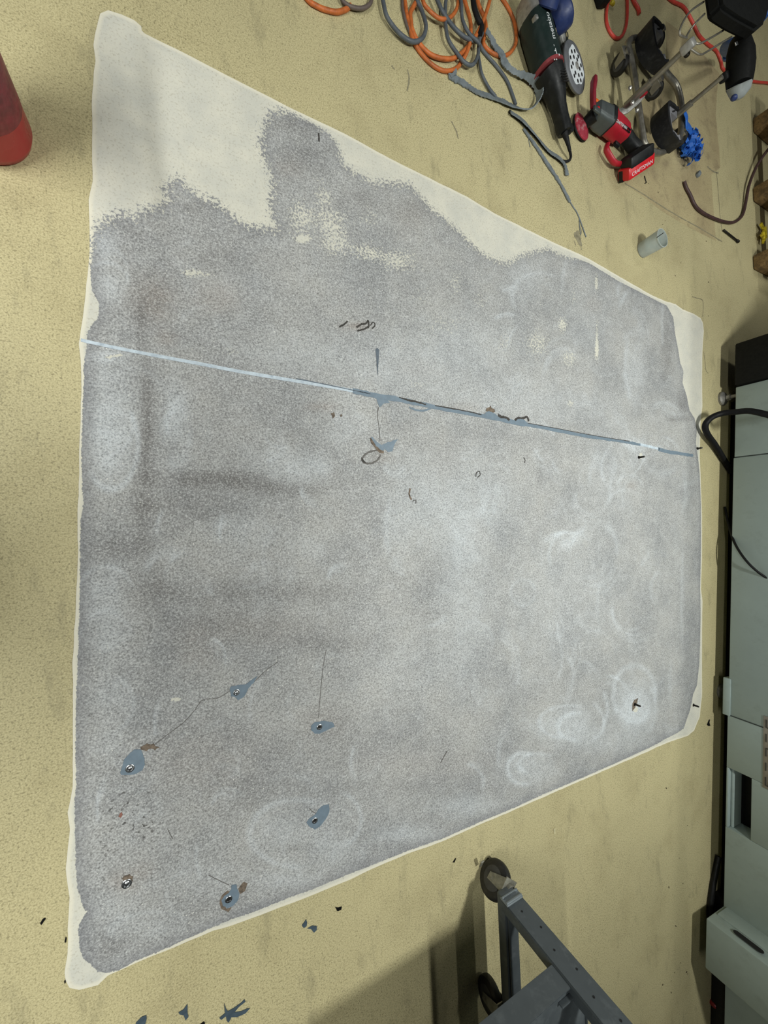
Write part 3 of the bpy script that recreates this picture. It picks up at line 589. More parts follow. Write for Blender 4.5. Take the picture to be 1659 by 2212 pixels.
rc = P(1535, 2163, 0); mb = MB(); mb.lathe([(0.010, 0), (0.012, 0.004), (0.012, 0.018), (0.009, 0.024)], rc, n=16)
capo = mb.build('bottle_cap', mat('dark_red_plastic', (120, 18, 18), 0.4), at=rc); tag(capo, 'small dark red plastic cap on the floor by the machine', 'cap')

# ------------------------------------------------------------------ rolling stand at the bottom
m_cart = mat('dark_grey_cart_paint', (80, 86, 89), 0.42, 0.25, var=0.10, scale=14, dirt=(122, 128, 130), dirt_amt=0.3, bump=0.05)
m_wheel = mat('black_caster_rubber', (24, 23, 22), 0.5, var=0.3, scale=50, dirt=(70, 66, 58), dirt_amt=0.3)
m_dirtymetal = mat('dirty_galvanised', (138, 136, 124), 0.5, 0.5, var=0.3, scale=60, dirt=(86, 82, 70))
pb = P(1083, 1943, 0.115); pr = P(1118, 1953, 0.115)
cart = thing('rolling_stand', 'dark grey metal rolling stand with black casters at the lower right', 'stand', (pb.x, pb.y, 0))
wdt = 0.058; px0 = pb.x; py0 = pb.y; HC = 0.86
def chan(name, x0, y0, sy, m=m_cart):
    mb = MB(); t_ = 0.003
    mb.box((x0+wdt/2, y0, (0.115+HC)/2), (wdt, t_, HC-0.115)); mb.box((x0, y0-sy*0.016, (0.115+HC)/2), (t_, 0.032, HC-0.115)); mb.box((x0+wdt, y0-sy*0.012, (0.115+HC)/2), (t_, 0.024, HC-0.115))
    return mb.build(name, m, cart, bevel=0.0012)
DY = 0.40
post = chan('post', px0, py0, 1); post2 = chan('post', px0, py0-DY-0.05, -1)
for k in range(12):
    z = 0.17+k*0.055; MB().lathe([(0.0028, 0), (0.0028, 0.0008)], Vector((px0+(0.040 if k % 2 else 0.026), py0+0.0014, z)), (0, 1, 0), 10).build('bolt_hole', m_hole, post)
mb = MB(); mb.box((px0+0.028, py0-0.0+0.004, 0.128), (0.062, 0.006, 0.030), None, 0.002); mb.box((px0+0.028, py0+0.008, 0.138), (0.060, 0.006, 0.006), None, 0.002); mb.box((px0+0.028, py0+0.008, 0.120), (0.060, 0.006, 0.006), None, 0.002); mb.build('end_cap', mat('lighter_grey_cap', (128, 136, 140), 0.45, 0.3, var=0.1), post)
MB().box((px0+0.025, py0-DY/2-0.02, 0.112), (0.052, DY+0.06, 0.034), None, 0.006).build('base_rail', m_cart, cart)
MB().box((px0+0.025, py0-DY/2-0.02, 0.131), (0.034, DY+0.05, 0.004), None, 0.001).build('rail_cover', m_cart, cart)
lip = Vector((px0, py0-0.01, 0)); zt_ = zat(lip, 2112); zt_ = max(0.2, min(zt_, 0.5))
tz = zt_
mb = MB(); TX0 = px0-0.42
TX1 = px0+0.052; mb.box(((TX0+TX1)/2, py0-0.005, tz), (TX1-TX0, 0.003, 0.055)); mb.box(((TX0+TX1)/2, py0-DY-0.045, tz), (TX1-TX0, 0.003, 0.055)); mb.box((TX0, py0-DY/2-0.025, tz), (0.003, DY+0.04, 0.055)); mb.box((TX1, py0-DY/2-0.025, tz), (0.003, DY+0.04, 0.055)); pass
tray = mb.build('tray_skirt', m_cart, cart, bevel=0.001)
MB().box(((TX0+TX1)/2, py0-DY/2-0.025, tz+0.020), (TX1-TX0, DY+0.038, 0.003)).build('tray_top', m_cart, cart)
MB().box((px0+0.01, py0-0.024, tz+0.028), (0.10, 0.004, 0.012), None, 0.001).build('tray_bracket', m_cart, cart)
for (bx_, by_) in ((px0-0.03, py0-0.10), (px0-0.03, py0-0.28)): MB().lathe([(0.006, 0), (0.006, 0.004), (0.003, 0.006)], Vector((bx_, by_, tz+0.021)), n=6).build('tray_bolt', m_steel, tray)
MB().box((px0-0.19, py0-DY/2-0.025, HC), (0.52, DY+0.08, 0.02), None, 0.004).build('top_tray', m_cart, cart)
m_hub = mat('dark_grey_hub', (62, 62, 62), 0.5, var=0.2)
def caster(cx, cy, ang, name='caster', parent=cart, rad=0.046, wz=0.022, forkm=m_dirtymetal, top=0.098):
    ax = Vector((math.cos(ang), math.sin(ang), 0)); c = Vector((cx, cy, rad))
    w = MB().lathe([(rad*0.55, -wz*0.50), (rad*0.86, -wz*0.50), (rad*0.97, -wz*0.36), (rad, -wz*0.15), (rad, wz*0.15), (rad*0.97, wz*0.36), (rad*0.86, wz*0.50), (rad*0.55, wz*0.50)], c, ax, 32).build(name, m_wheel, parent)
    MB().lathe([(rad*0.15, -wz*0.66), (rad*0.30, -wz*0.60), (rad*0.62, -wz*0.52), (rad*0.62, wz*0.52), (rad*0.30, wz*0.60), (rad*0.15, wz*0.66)], c, ax, 24).build('hub', m_hub, w)
    tr = Vector((-ax.y, ax.x, 0)); mb = MB()
    for sgn in (-1, 1):
        b = c+ax*(sgn*wz*0.72); poly = [b-tr*0.010+Vector((0, 0, -0.010)), b+tr*0.010+Vector((0, 0, -0.010)), b+tr*0.034+Vector((0, 0, top-rad)), b-tr*0.006+Vector((0, 0, top-rad))]
        mb.prism(poly, ax*0.0025*sgn)
    mb.box(c+tr*0.014+Vector((0, 0, top-rad)), (wz*1.7, 0.046, 0.004), Matrix((ax, tr, Vector((0, 0, 1)))).transposed(), 0.001)
    mb.cyl(c+tr*0.014+Vector((0, 0, top-rad)), c+tr*0.014+Vector((0, 0, top-rad+0.012)), 0.014, n=16)
    mb.cyl(c-ax*wz*0.85, c+ax*wz*0.85, 0.005, n=10)
    mb.build('fork', forkm, w); return w
k1 = P(1070, 1900, 0.052); caster(k1.x, k1.y, -0.75, rad=0.052, wz=0.030); MB().box(P(1040,1866,.02), (.012, .034, .004), Matrix.Rotation(.1, 3, 'Z') @ Matrix.Rotation(.5, 3, 'X'), .001).build('brake_tab', m_dirtymetal, cart)
k2 = P(1058, 2150, 0.046); caster(k2.x, k2.y, -0.15, rad=0.047, wz=0.026)

# ------------------------------------------------------------------ red extinguisher at the upper left
m_red = mat('glossy_red_paint', (164, 18, 40), 0.28, var=0.10, scale=12, bump=0.03)
ec = P(-24, 285, 0.0); er = 0.072
ext = thing('fire_extinguisher', 'red fire extinguisher cylinder standing at the left edge', 'extinguisher', ec)
MB().lathe([(er*0.80, 0.0), (er*0.92, 0.006), (er, 0.022), (er, 0.36), (er*0.93, 0.395), (er*0.70, 0.425), (er*0.30, 0.445), (0.020, 0.455)], ec, n=48).build('cylinder', m_red, ext, angle=60)
m_lab = mat('dark_red_label', (116, 30, 44), 0.4, var=0.35, scale=60, dirt=(130, 60, 66), dirt_amt=0.5)
mb = MB(); n = 18; rr = er+0.0008; ring = []
for zz in (0.075, 0.30): ring.append([ec+Vector((math.cos(a)*rr, math.sin(a)*rr, zz)) for a in [(-1.05+1.9*k/(n-1)) for k in range(n)]])
vs = ring[0]+ring[1]; mb.add(vs, [(k, k+1, n+k+1, n+k) for k in range(n-1)]); mb.build('label_sticker', m_lab, ext)
mb = MB(); mb.cyl(ec+Vector((0, 0, 0.45)), ec+Vector((0, 0, 0.50)), 0.017, n=16); mb.box(ec+Vector((0, 0, 0.505)), (0.03, 0.05, 0.03), None, 0.004); mb.build('valve', m_dsteel, ext)
MB().box(ec+Vector((0, -0.055, 0.525)), (0.018, 0.13, 0.006), Matrix.Rotation(0.2, 3, 'X'), 0.002).build('lever', m_blackm, ext)
MB().tube(smooth_path([ec+Vector(q) for q in ((0, .03, .50), (0, .08, .49), (.0, .098, .42), (0, .088, .28), (0, .082, .15))]), 0.009, 10).build('hose', m_rubber, ext)

# ------------------------------------------------------------------ translucent cup
def cup_material():
    m = bpy.data.materials.new('translucent_frosted_plastic'); t = NT(m)
    t.color(t.mix(t.ramp(t.noise(40, 3), .3, .7), lin((206, 216, 214)), lin((224, 230, 226)))); t.rough(0.45)
    t.b.inputs['Transmission Weight'].default_value = 0.45; t.b.inputs['Subsurface Weight'].default_value = 0.2; t.b.inputs['Subsurface Radius'].default_value = (.01, .01, .01); return m
cc = P(1386, 541, 0.0)
cup = thing('plastic_cup', 'small frosted translucent plastic cup standing on the floor', 'cup', cc)
MB().lathe([(0.0, 0.002), (0.031, 0.001), (0.0335, 0.002), (0.0375, 0.082), (0.0392, 0.083), (0.0392, 0.086), (0.0365, 0.086), (0.0320, 0.006), (0.0, 0.006)], cc, n=40).build('shell', cup_material(), cup)
MB().lathe([(0.0318, 0.0065), (0.0332, 0.030), (0.0, 0.031)], cc, n=30).build('milky_contents', mat('milky_blue_residue', (186, 206, 212), 0.5, var=0.06), cup)
wall = cc+Vector((0.025, 0.012, 0)); MB().tube([P(1419, 513, 0.085), P(1433, 503, 0.099)], 0.0016, 8).build('dark_edge_mark', m_blackm, cup)

# ------------------------------------------------------------------ brown hose, stick
bh = MB().tube(smooth_path(pxz([(1478,392,.008),(1482,405,.008),(1491,422,.008),(1499,440,.008),(1508,452,.008),(1525,464,.008),(1550,475,.008),(1568,480,.008),(1585,480,.008),(1600,470,.009),(1607,455,.010),(1612,430,.014),(1618,400,.02),(1632,364,.03),(1650,335,.05),(1670,310,.07)])), 0.0075, 10).build('brown_hose', mat('dark_brown_rubber', (70, 48, 46), 0.55, var=0.25, scale=50), at=G(1568,480))
tag(bh, 'dark brown rubber hose curling out from the pallet', 'hose')
mb = MB(); a, b = P(1563,497,.006), P(1592,520,.006); mb.rod(a, b, 0.005); mb.rod(b-(b-a)*0.02, b+(b-a)*0.12, 0.0075)
st_ = mb.build('metal_pin', m_dsteel, at=G(1578,508)); tag(st_, 'short dark metal pin on the floor near the brown hose', 'pin')

# ------------------------------------------------------------------ pallet at the right edge
def wood_material():
    m = bpy.data.materials.new('dirty_pallet_wood'); t = NT(m)
    g = t.noise(9, 5, .65, t.mapping((1, 9, 9)), 1.2); n = t.noise(22, 4, .6)
    c = t.mix(t.ramp(g, .32, .68), lin((96, 76, 46)), lin((150, 122, 78))); c = t.mix(t.math('MULTIPLY', t.ramp(n, .5, .66), .6), c, lin((62, 48, 30))); t.color(c); t.rough(.85); t.bump(g, .5, .002); return m
m_wood = wood_material()
w0 = P(1622, 565, 0.0)
pal = thing('wooden_pallet', 'dirty wooden pallet at the right edge beside the machine', 'pallet', w0)
stg = []
for (yy, xx) in ((P(1622,270,0).y, P(1622,270,0).x), (P(1622,420,0).y, P(1622,420,0).x), (P(1622,565,0).y, P(1622,565,0).x)):
    MB().box((xx+0.62, yy, 0.055), (1.2, 0.085, 0.11), Matrix.Rotation(random.uniform(-.01, .01), 3, 'Z'), 0.012).build('stringer', m_wood, pal)
    stg.append((xx, yy))
for k in range(6):
    x = stg[1][0]+0.10+k*0.205
    MB().box((x, stg[1][1], 0.122), (0.12, 1.02, 0.022), Matrix.Rotation(random.uniform(-.01, .01), 3, 'Z'), 0.003).build('deck_board', m_wood, pal)
m_yel = mat('yellow_plastic', (200, 180, 40), 0.5, var=0.2, scale=60, dirt=(60, 54, 20), dirt_amt=0.6)
g0 = P(1648, 505, 0.02); mb = MB()
for k in range(7):
    a = g0+Vector((random.uniform(-.03, .03), random.uniform(-.04, .04), random.uniform(0, .02))); mb.box(a, (0.05, 0.016, 0.010), Matrix.Rotation(random.uniform(0, 3), 3, 'Z') @ Matrix.Rotation(random.uniform(-.4, .4), 3, 'X'), 0.002)
yb = mb.build('yellow_strap', m_yel, at=(g0.x, g0.y, 0)); tag(yb, 'crumpled yellow and black strap under the pallet', 'strap')

# ------------------------------------------------------------------ cords and peeled sealant strips
m_or = mat('orange_cord_jacket', (196, 106, 50), 0.5, var=0.22, scale=40, dirt=(104, 62, 40), dirt_amt=0.55)
m_gc = mat('slate_grey_cord_jacket', (84, 90, 96), 0.55, var=0.22, scale=40, dirt=(120, 124, 124), dirt_amt=0.4)
m_bc = mat('brown_grey_cord_jacket', (96, 84, 78), 0.55, var=0.25, scale=40)
m_strip = mat('peeled_grey_sealant', (118, 126, 130), 0.6, var=0.16, scale=50, dirt=(86, 92, 96), dirt_amt=0.5)
m_redc = mat('coral_red_hose', (206, 70, 58), 0.45, var=0.14, scale=40, dirt=(150, 44, 40), dirt_amt=0.3)
def cord(name, pts, r, m, label, cat='cord', z=0.0, group=None):
    q = [(a[0], a[1], (a[2] if len(a) > 2 else 0.0)+r+z) for a in pts]
    hx = (hash_i := int(abs(pts[0][0]*7+pts[-1][0]*3))) % 60-30
    if pts[0][1] < 0: q = [(pts[0][0]-46+hx, -118-hx, r+z), (pts[0][0]-22, -66, r+z)]+q
    if pts[-1][1] < 0: q = q+[(pts[-1][0]+14, -70, r+z), (pts[-1][0]-20-hx, -124+hx, r+z)]
    o = MB().tube(smooth_path(pxz(q), 7), r, 10).build(name, m, at=P(pts[0][0], pts[0][1], 0)); return tag(o, label, cat, group)
GO = 'orange extension cord loops'; GG = 'grey cable loops in the tangle'
cord('orange_cord', [(650,-22),(667,2),(684,13),(700,20),(727,26),(748,20),(757,12)], 0.0062, m_or, 'short orange cord end at the top edge, left of the tangle', group=GO)
cord('brown_cable', [(735,-12),(742,4),(760,15),(782,18),(798,10),(803,-4),(800,-20)], 0.0052, m_bc, 'brownish cable loop beside the short orange cord end', z=0.006)
cord('orange_cord', [(902,-6),(896,9),(887,27),(888,48),(891,65),(905,93),(929,117),(959,127),(984,124),(1008,104),(1029,75,.01),(1047,36,.02),(1059,-4,.02),(1062,-30,.02)], 0.0064, m_or, 'orange cord in a wide loop, the upper of two parallel loops in the tangle', z=0.004, group=GO)
cord('orange_cord', [(872,-10),(880,40),(893,88),(911,117),(935,141),(959,153),(981,150),(996,136),(1012,104,.012),(1017,70,.02),(1015,40,.02),(1004,2,.02),(998,-20,.02)], 0.0060, m_or, 'orange cord loop reaching lowest, its end at the forked sealant strip', group=GO)
cord('orange_cord', [(912,-4),(918,12),(935,30),(953,41),(972,38),(986,20),(990,-4),(988,-24)], 0.0056, m_or, 'small orange cord loop at the top edge inside the tangle', z=0.018, group=GO)
cord('orange_cord', [(1028,-10),(1036,15),(1046,38),(1050,62),(1045,95),(1066,116),(1086,121),(1104,112),(1115,88),(1111,48),(1097,16),(1083,-6),(1078,-20)], 0.0060, m_or, 'orange cord loop closest to the big grinder', group=GO)
cord('grey_cable', [(824,-16),(828,6),(836,36),(857,66),(881,86),(899,90),(914,80),(920,55),(910,20),(901,2),(898,-16)], 0.0062, m_gc, 'grey cable in the round loop at the left of the tangle', z=0.010, group=GG)
cord('grey_cable', [(938,-16),(946,4),(959,30),(981,60),(1005,81),(1029,89)], 0.0062, m_gc, 'grey cable running diagonally over the orange loops', z=0.020, group=GG)
cord('grey_cable', [(963,-14),(962,10),(962,45),(968,84),(987,115),(1005,136),(1021,140),(1032,121),(1034,100),(1036,85),(1042,72)], 0.0058, m_gc, 'grey cable hanging in a narrow loop at the centre of the tangle', z=0.014, group=GG)
cord('grey_cable', [(1036,96),(1046,113),(1074,145),(1095,175),(1107,205),(1114,226)], 0.0056, m_gc, 'grey cable running down to the loop of peeled sealant', group=GG)
cord('grey_cable', [(1033,118),(1036,135),(1041,160),(1056,190),(1071,209)], 0.0050, m_gc, 'thin grey cable ending at the peeled sealant strip', z=0.004, group=GG)
cord('grey_cable', [(990,-16),(996,4),(999,42),(1013,72),(1031,89),(1037,98)], 0.0056, m_gc, 'grey cable dropping straight from the top edge', z=0.028, group=GG)
cord('black_cable', [(1019,-14),(1024,15),(1032,40),(1040,56),(1037,74)], 0.0085, m_rubber, 'thick black cable end at the top edge in the tangle', z=0.02)
cord('brown_cable', [(866,-14),(870,20),(880,58),(897,92),(915,120)], 0.0045, m_bc, 'thin brownish cable behind the grey round loop', z=0.0)
def ribbon(name, pts, label, thick=0.0035, wfac=1.0, group=None, sub=16):
    """peeled strip: path with z, width and roll (0 flat .. 1 on edge)"""
    P3 = smooth_path([P(a[0], a[1], a[2]) for a in pts], sub); n = len(P3); m0 = len(pts)
    rings = []
    for i, q in enumerate(P3):
        t = i/(n-1)*(m0-1); k = min(int(t), m0-2); f = t-k
        w = (pts[k][3]*(1-f)+pts[k+1][3]*f)*wfac; ro = (pts[k][4]*(1-f)+pts[k+1][4]*f)*PI/2
        w *= 1+0.30*mnoise.noise(q*90)+0.35*mnoise.noise(q*330)
        d = (P3[min(i+1, n-1)]-P3[max(i-1, 0)]).normalized(); sd = d.cross(Vector((0, 0, 1))).normalized(); up = sd.cross(d).normalized()
        a = sd*math.cos(ro)+up*math.sin(ro); b = up*math.cos(ro)-sd*math.sin(ro)
        h = thick*(1+0.4*mnoise.noise(q*140))
        lo = min((q+a*(w/2*s_)+b*(h/2*r_)).z for s_ in (-1, 1) for r_ in (-1, 1)); lift = Vector((0, 0, max(0, 0.0006-lo)))
        rings.append([q+lift+a*w/2+b*h/2, q+lift-a*w/2+b*h/2, q+lift-a*w/2-b*h/2, q+lift+a*w/2-b*h/2])
    o = MB().loft(rings).build(name, m_strip, at=P(pts[0][0], pts[0][1], 0), angle=50); return tag(o, label, 'strip', group)
GS = 'peeled grey sealant strips'
ribbon('sealant_strip', [(969,164,.004,.016,0),(984,170,.004,.026,0),(1002,180,.004,.022,0),(1032,199,.005,.018,.1),(1068,211,.006,.026,.2),(1107,228,.008,.030,.3),(1140,236,.014,.022,.6),(1158,224,.020,.020,.9),(1166,204,.024,.034,1.0),(1160,181,.024,.034,1.0),(1141,166,.022,.018,.8),(1112,155,.018,.016,.5),(1093,139,.014,.024,.2),(1084,118,.012,.034,.0),(1070,100,.012,.026,.0),(1060,80,.016,.016,.3),(1051,66,.03,.012,.5)], 'long curled strip of peeled grey sealant looping beside the big grinder', group=GS)
ribbon('sealant_strip', [(973,165,.006,.012,0),(983,157,.008,.010,0),(984,146,.010,.004,0)], 'short pointed tip of peeled sealant at the orange loop', group=GS)
ribbon('sealant_strip', [(1103,242,.010,.014,.2),(1129,260,.012,.022,.2),(1156,290,.012,.016,.3),(1184,324,.010,.018,.2),(1209,342,.010,.022,.2),(1221,358,.008,.018,.1),(1225,379,.006,.020,0)], 'straight strip of peeled sealant with a hooked end under the grinder cord', group=GS)
ribbon('sealant_strip', [(1131,278,.004,.010,.1),(1160,319,.004,.014,0),(1182,353,.004,.018,0),(1209,394,.004,.014,0),(1231,436,.004,.014,0)], 'straight lower strip of peeled sealant that thins to a thread', group=GS)
cord('sealant_thread', [(1230,434),(1238,447),(1245,457),(1251,470),(1258,490),(1266,512)], 0.0022, m_strip, 'thin thread end of the peeled sealant', 'strip')
cord('sealant_thread', [(1251,470),(1252,488),(1254,507)], 0.0016, m_strip, 'side branch of the thin sealant thread', 'strip')
cord('sealant_thread', [(1136,280),(1141,298),(1145,318)], 0.0012, m_strip, 'hair-thin sealant wisp beside the straight strips', 'strip')
cord('red_hose', [(1322,-16),(1312,12),(1310,46),(1319,71),(1333,83),(1346,74),(1354,46),(1355,4),(1354,-20)], 0.0062, m_redc, 'coral red hose in a hanging U loop at the top edge', 'hose')
cord('red_hose', [(1362,-16),(1370,4),(1378,18),(1381,30)], 0.0075, m_redc, 'short coral red hose end at the top edge', 'hose')
cord('red_hose', [(1436,-16),(1452,2),(1477,16),(1495,46),(1509,75),(1527,94),(1547,110),(1557,132),(1563,150),(1590,168),(1634,177),(1662,180),(1690,190)], 0.0066, m_redc, 'coral red hose running across the floor behind the stool', 'hose')
cn = P(1298, 0, 0.02); plug = thing('cord_plug', 'black plug with a yellow nub at the top edge', 'plug', (cn.x, cn.y, 0))
MB().box(cn+Vector((0, 0.03, 0)), (0.055, 0.09, 0.036), Matrix.Rotation(0.5, 3, 'Z'), 0.008).build('plug_body', m_black, plug); MB().rod(P(1320, 4, .02), P(1326, 9, .02), 0.008).build('nub', m_yel, plug)
# debris flakes
m_flake = mat('slate_flake', (70, 84, 94), 0.5, var=0.15, scale=60)
FL = [([(292,2216),(294,2208),(306,2196),(316,2192),(317,2200),(312,2216)], 'blue-grey curved flake at the bottom edge, leftmost of the flakes'),
 ([(386,2186),(396,2180),(405,2168),(405,2186),(407,2196),(401,2203),(397,2192),(388,2190)], 'blue-grey three-pointed flake near the bottom edge'),
 ([(474,2198),(486,2188),(484,2166),(488,2178),(492,2184),(506,2176),(520,2166),(528,2158),(530,2163),(516,2174),(506,2186),(520,2184),(534,2178),(540,2177),(530,2188),(512,2196),(500,2196),(494,2208),(490,2204),(488,2194),(478,2202)], 'blue-grey spiky flake with many arms near the bottom edge'),
 ([(432,2212),(440,2206),(443,2209),(438,2218)], 'tiny dark flake cut by the bottom edge'),
 ([(652,1998),(658,1990),(661,1985),(663,1992),(662,2000),(656,2004)], 'small ragged black flake below the patch'),
 ([(664,2005),(674,1999),(684,2000),(684,2008),(678,2014),(672,2006)], 'small folded grey flake beside the ragged black one'),
 ([(724,1959),(730,1960),(738,1958),(737,1964),(729,1968)], 'small grey flake, rightmost of those below the patch'),
 ([(87,1994),(92,1985),(97,1982),(99,1984),(94,1991),(90,1997)], 'small black flake on the floor left of the patch'),
 ([(140,2032),(142,2023),(144,2026),(143,2034),(141,2036)], 'small black crumb touching the left patch edge'),
 ([(139,2118),(142,2116),(142,2122),(140,2124)], 'tiny dark crumb at the lower left patch corner'),
 ([(1527,1565),(1531,1555),(1533,1554),(1532,1561),(1534,1568),(1529,1568)], 'small black crumb on the floor beside the machine'),
 ([(978,1862),(983,1854),(985,1854),(981,1863)], 'tiny splinter left of the caster'),
 ([(1050,1861),(1054,1853),(1056,1854),(1052,1862)], 'tiny splinter just above the caster'),
 ([(1195,1790),(1199,1788),(1199,1800),(1197,1803)], 'pale crumb on the stained floor right of the caster')]
for f, lb in FL:
    pts = [P(a, b, 0.0004) for a, b in f]; c = sum(pts, Vector())/len(pts)
    o = MB().prism(pts, (0, 0, 0.0014)).build('paint_flake', m_flake if len(f) > 5 and f[0][0] > 200 and f[0][0] < 1000 else (mat('pale_crumb', (196, 188, 150), .8) if f[0][0] == 1195 else m_blackm), at=(c.x, c.y, 0.0)); tag(o, lb, 'flake', 'loose flakes and crumbs on the floor')
m_crumb = mat('dark_crumb', (88, 80, 58), 0.9)
cr_mesh = None; rc_ = random.Random(3)
spots = []
while len(spots) < 60:
    a, b = rc_.uniform(1080, 1500), rc_.uniform(1660, 2150)
    if rc_.random() < 0.35: a, b = rc_.uniform(1180, 1260), rc_.uniform(1760, 1960)
    if b < 1640+(1500-a)*0.43+20: continue
    if 1040 < a < 1380 and b > 1880 and abs((b-1945)-(a-1118)*1.1) < 110: continue
    spots.append((a, b))
for k in range(26): spots.append((rc_.uniform(1330, 1620), rc_.uniform(330, 700)))
spots = [s for s in spots if not (s[0] > 1560 or (s[1] > 480 and s[0] < 1430))]
for k, (a, b) in enumerate(spots):
    if cr_mesh is None:
        o = MB().ell((0, 0, 0.0008), (0.0030, 0.0014, 0.0010), n=6, m=4).build('grit_crumb', m_crumb); cr_mesh = o.data
    else: o = bpy.data.objects.new('grit_crumb', cr_mesh); C.objects.link(o)
    p = P(a, b, 0.0003); o.location = p; o.rotation_euler = (0, 0, rc_.uniform(0, 3)); sc = rc_.uniform(0.6, 1.7); o.scale = (sc, sc*rc_.uniform(.6, 1.2), sc)
    tag(o, 'tiny dark grit crumb scattered on the yellow floor', 'crumb', 'tiny dark grit crumbs on the yellow floor')

# ------------------------------------------------------------------ big dark green angle grinder
def loft_body(stations, name, m, parent, rr=0.8, angle=45, label=None):
    """stations: (px, py, z, half width, half height)"""
    cs = [P(a[0], a[1], a[2]) for a in stations]; rings = []
    for i, c in enumerate(cs):
        d = (cs[min(i+1, len(cs)-1)]-cs[max(i-1, 0)]); d.normalize(); sd = d.cross(Vector((0, 0, 1))).normalized(); up = sd.cross(d)
        R = Matrix((sd, up, d)).transposed(); hw, hh = stations[i][3], stations[i][4]; rings.append(rrect(c, R, hw, hh, min(hw, hh)*rr, 6))
    return MB().loft(rings).build(name, m, parent, angle=angle, label=label)
m_teal = mat('very_dark_green_housing', (30, 44, 42), 0.45, spec=0.4, var=0.14, scale=20, dirt=(58, 70, 66), dirt_amt=0.3, bump=0.03)
m_blk2 = mat('black_grip_plastic', (20, 22, 23), 0.5, spec=0.35, var=0.2, scale=30, dirt=(60, 62, 62), dirt_amt=0.3)
m_alu = mat('scuffed_aluminium', (168, 167, 162), 0.42, 0.45, var=0.25, scale=50, dirt=(80, 76, 68), dirt_amt=0.5)
m_dblue = mat('dark_blue_plastic', (40, 56, 104), 0.45, var=0.2, scale=30, dirt=(80, 84, 110), dirt_amt=0.3)
m_white = mat('white_scuff_paint', (214, 218, 220), 0.6, var=0.08)
m_redr = mat('dull_red_ring', (142, 62, 66), 0.5, var=0.2, scale=50)
gr = thing('large_angle_grinder', 'large dark green angle grinder with black handle and blue dust shroud', 'grinder', P(1184, 150, 0))
body = loft_body([(1153,44,.056,.044,.048),(1158,62,.056,.050,.050),(1168,98,.055,.050,.050),(1178,134,.054,.049,.050),(1183,152,.054,.048,.049)], 'motor_housing', m_teal, gr)
loft_body([(1182.6,150,.054,.0495,.0505),(1184.5,157,.054,.0495,.0505)], 'red_ring', m_redr, gr)
hand = loft_body([(1184,156,.053,.047,.048),(1190,172,.052,.044,.046),(1196,190,.050,.036,.040),(1201,210,.046,.026,.034),(1206,232,.042,.021,.028),(1212,256,.040,.020,.026),(1217,276,.040,.021,.027),(1220,287,.040,.019,.024)], 'rear_handle', m_blk2, gr)
loft_body([(1219,286,.040,.0125,.0125),(1224,300,.038,.0085,.0085),(1228,314,.034,.0065,.0065),(1231,326,.028,.0055,.0055)], 'strain_relief', m_rubber, hand, 0.95)
MB().lathe([(.008, -.008), (.016, -.008), (.016, .008), (.008, .008)], P(1230, 278, .048), (0, 0, 1), 16).build('hanging_eye', m_blk2, hand)
MB().ell(P(1206, 205, .060), (0.010, 0.012, 0.008)).build('trigger', m_redr, hand)
a_ = (P(1183,152,.054)-P(1153,44,.056)).normalized(); s_ = a_.cross(Vector((0, 0, 1))).normalized(); u_ = s_.cross(a_)
for k in range(6):
    c = P(1196+k*1.6, 172+k*3.0, .0)
    base = P(1190,172,.052)+a_*(0.004+k*0.008)+s_*(0.0)+u_*0.043
    MB().box(base - s_*(-0.006 if s_.x > 0 else 0.006), (0.003, 0.030, 0.004), Matrix((a_, s_, u_)).transposed()).build('vent_slit', m_hole, hand)
def on_housing(da, phi, up=0.0):
    n = (u_*math.cos(phi)-s_*math.sin(phi)*(1 if s_.x > 0 else -1)).normalized(); return P(1168,98,.055)+a_*da+n*(0.0502+up), n
o_, n_ = on_housing(-0.012, 0.10); text_mesh('metabo', 'brand_lettering', m_white, body, o_, -a_, n_.cross(-a_), 0.027)
for (da, phi, la, ls) in ((0.048, .35, 0.006, 0.010), (0.064, .42, 0.004, 0.018), (0.070, .22, 0.026, 0.0025), (0.078, .02, 0.006, 0.006), (0.090, .36, 0.004, 0.004), (0.088, .5, 0.004, 0.004)):
    c, n_ = on_housing(da, phi); MB().box(c, (la, ls, 0.0014), Matrix((a_, n_.cross(a_), n_)).transposed(), 0.0004).build('paint_scuff', m_white, body)
loft_body([(1139,4,.050,.030,.036),(1146,24,.054,.040,.044),(1153,45,.056,.043,.047)], 'gear_head', m_alu, gr, 0.6)
MB().box(P(1163,42,.085), (0.05, 0.018, 0.014), frame(a_), 0.003).build('lock_button', m_alu, gr)
# blue dust shroud with round port, dark toothed wheel on the side
sh = P(1206, 18, .10)
shroud = MB().lathe([(.036, -.045), (.05, -.030), (.054, -.006), (.054, .012), (.046, .020), (.040, .012), (.040, -.020)], P(1212,28,.07), Vector((.5, .5, .6)), 32).build('dust_shroud', m_dblue, gr)
MB().lathe([(.032, 0), (.036, .004), (.036, .050), (.030, .052), (.026, .040), (.026, .004)], P(1180,18,.10), Vector((-.15, .5, .75)), 28).build('dust_port', m_dblue, shroud)
MB().lathe([(.0255, .004), (.0255, .012), (0, .012)], P(1180,18,.10), Vector((-.15, .5, .75)), 24).build('port_opening', m_hole, shroud)
wc = P(1211, 82, .040); wn_ = Vector((0.30, -0.12, 0.95)).normalized(); Rw = frame(wn_)
pts = []
for k in range(60):
    a = 2*PI*k/60; r = 0.074 if (k % 3) else 0.067; pts.append(wc+Rw @ Vector((math.cos(a)*r, math.sin(a)*r, -.004)))
wheel = MB().prism(pts, wn_*0.008).build('cutting_wheel', mat('dark_wheel_steel', (50, 58, 54), .45, .6, var=.3, scale=60, dirt=(170, 172, 166), dirt_amt=.5), gr)
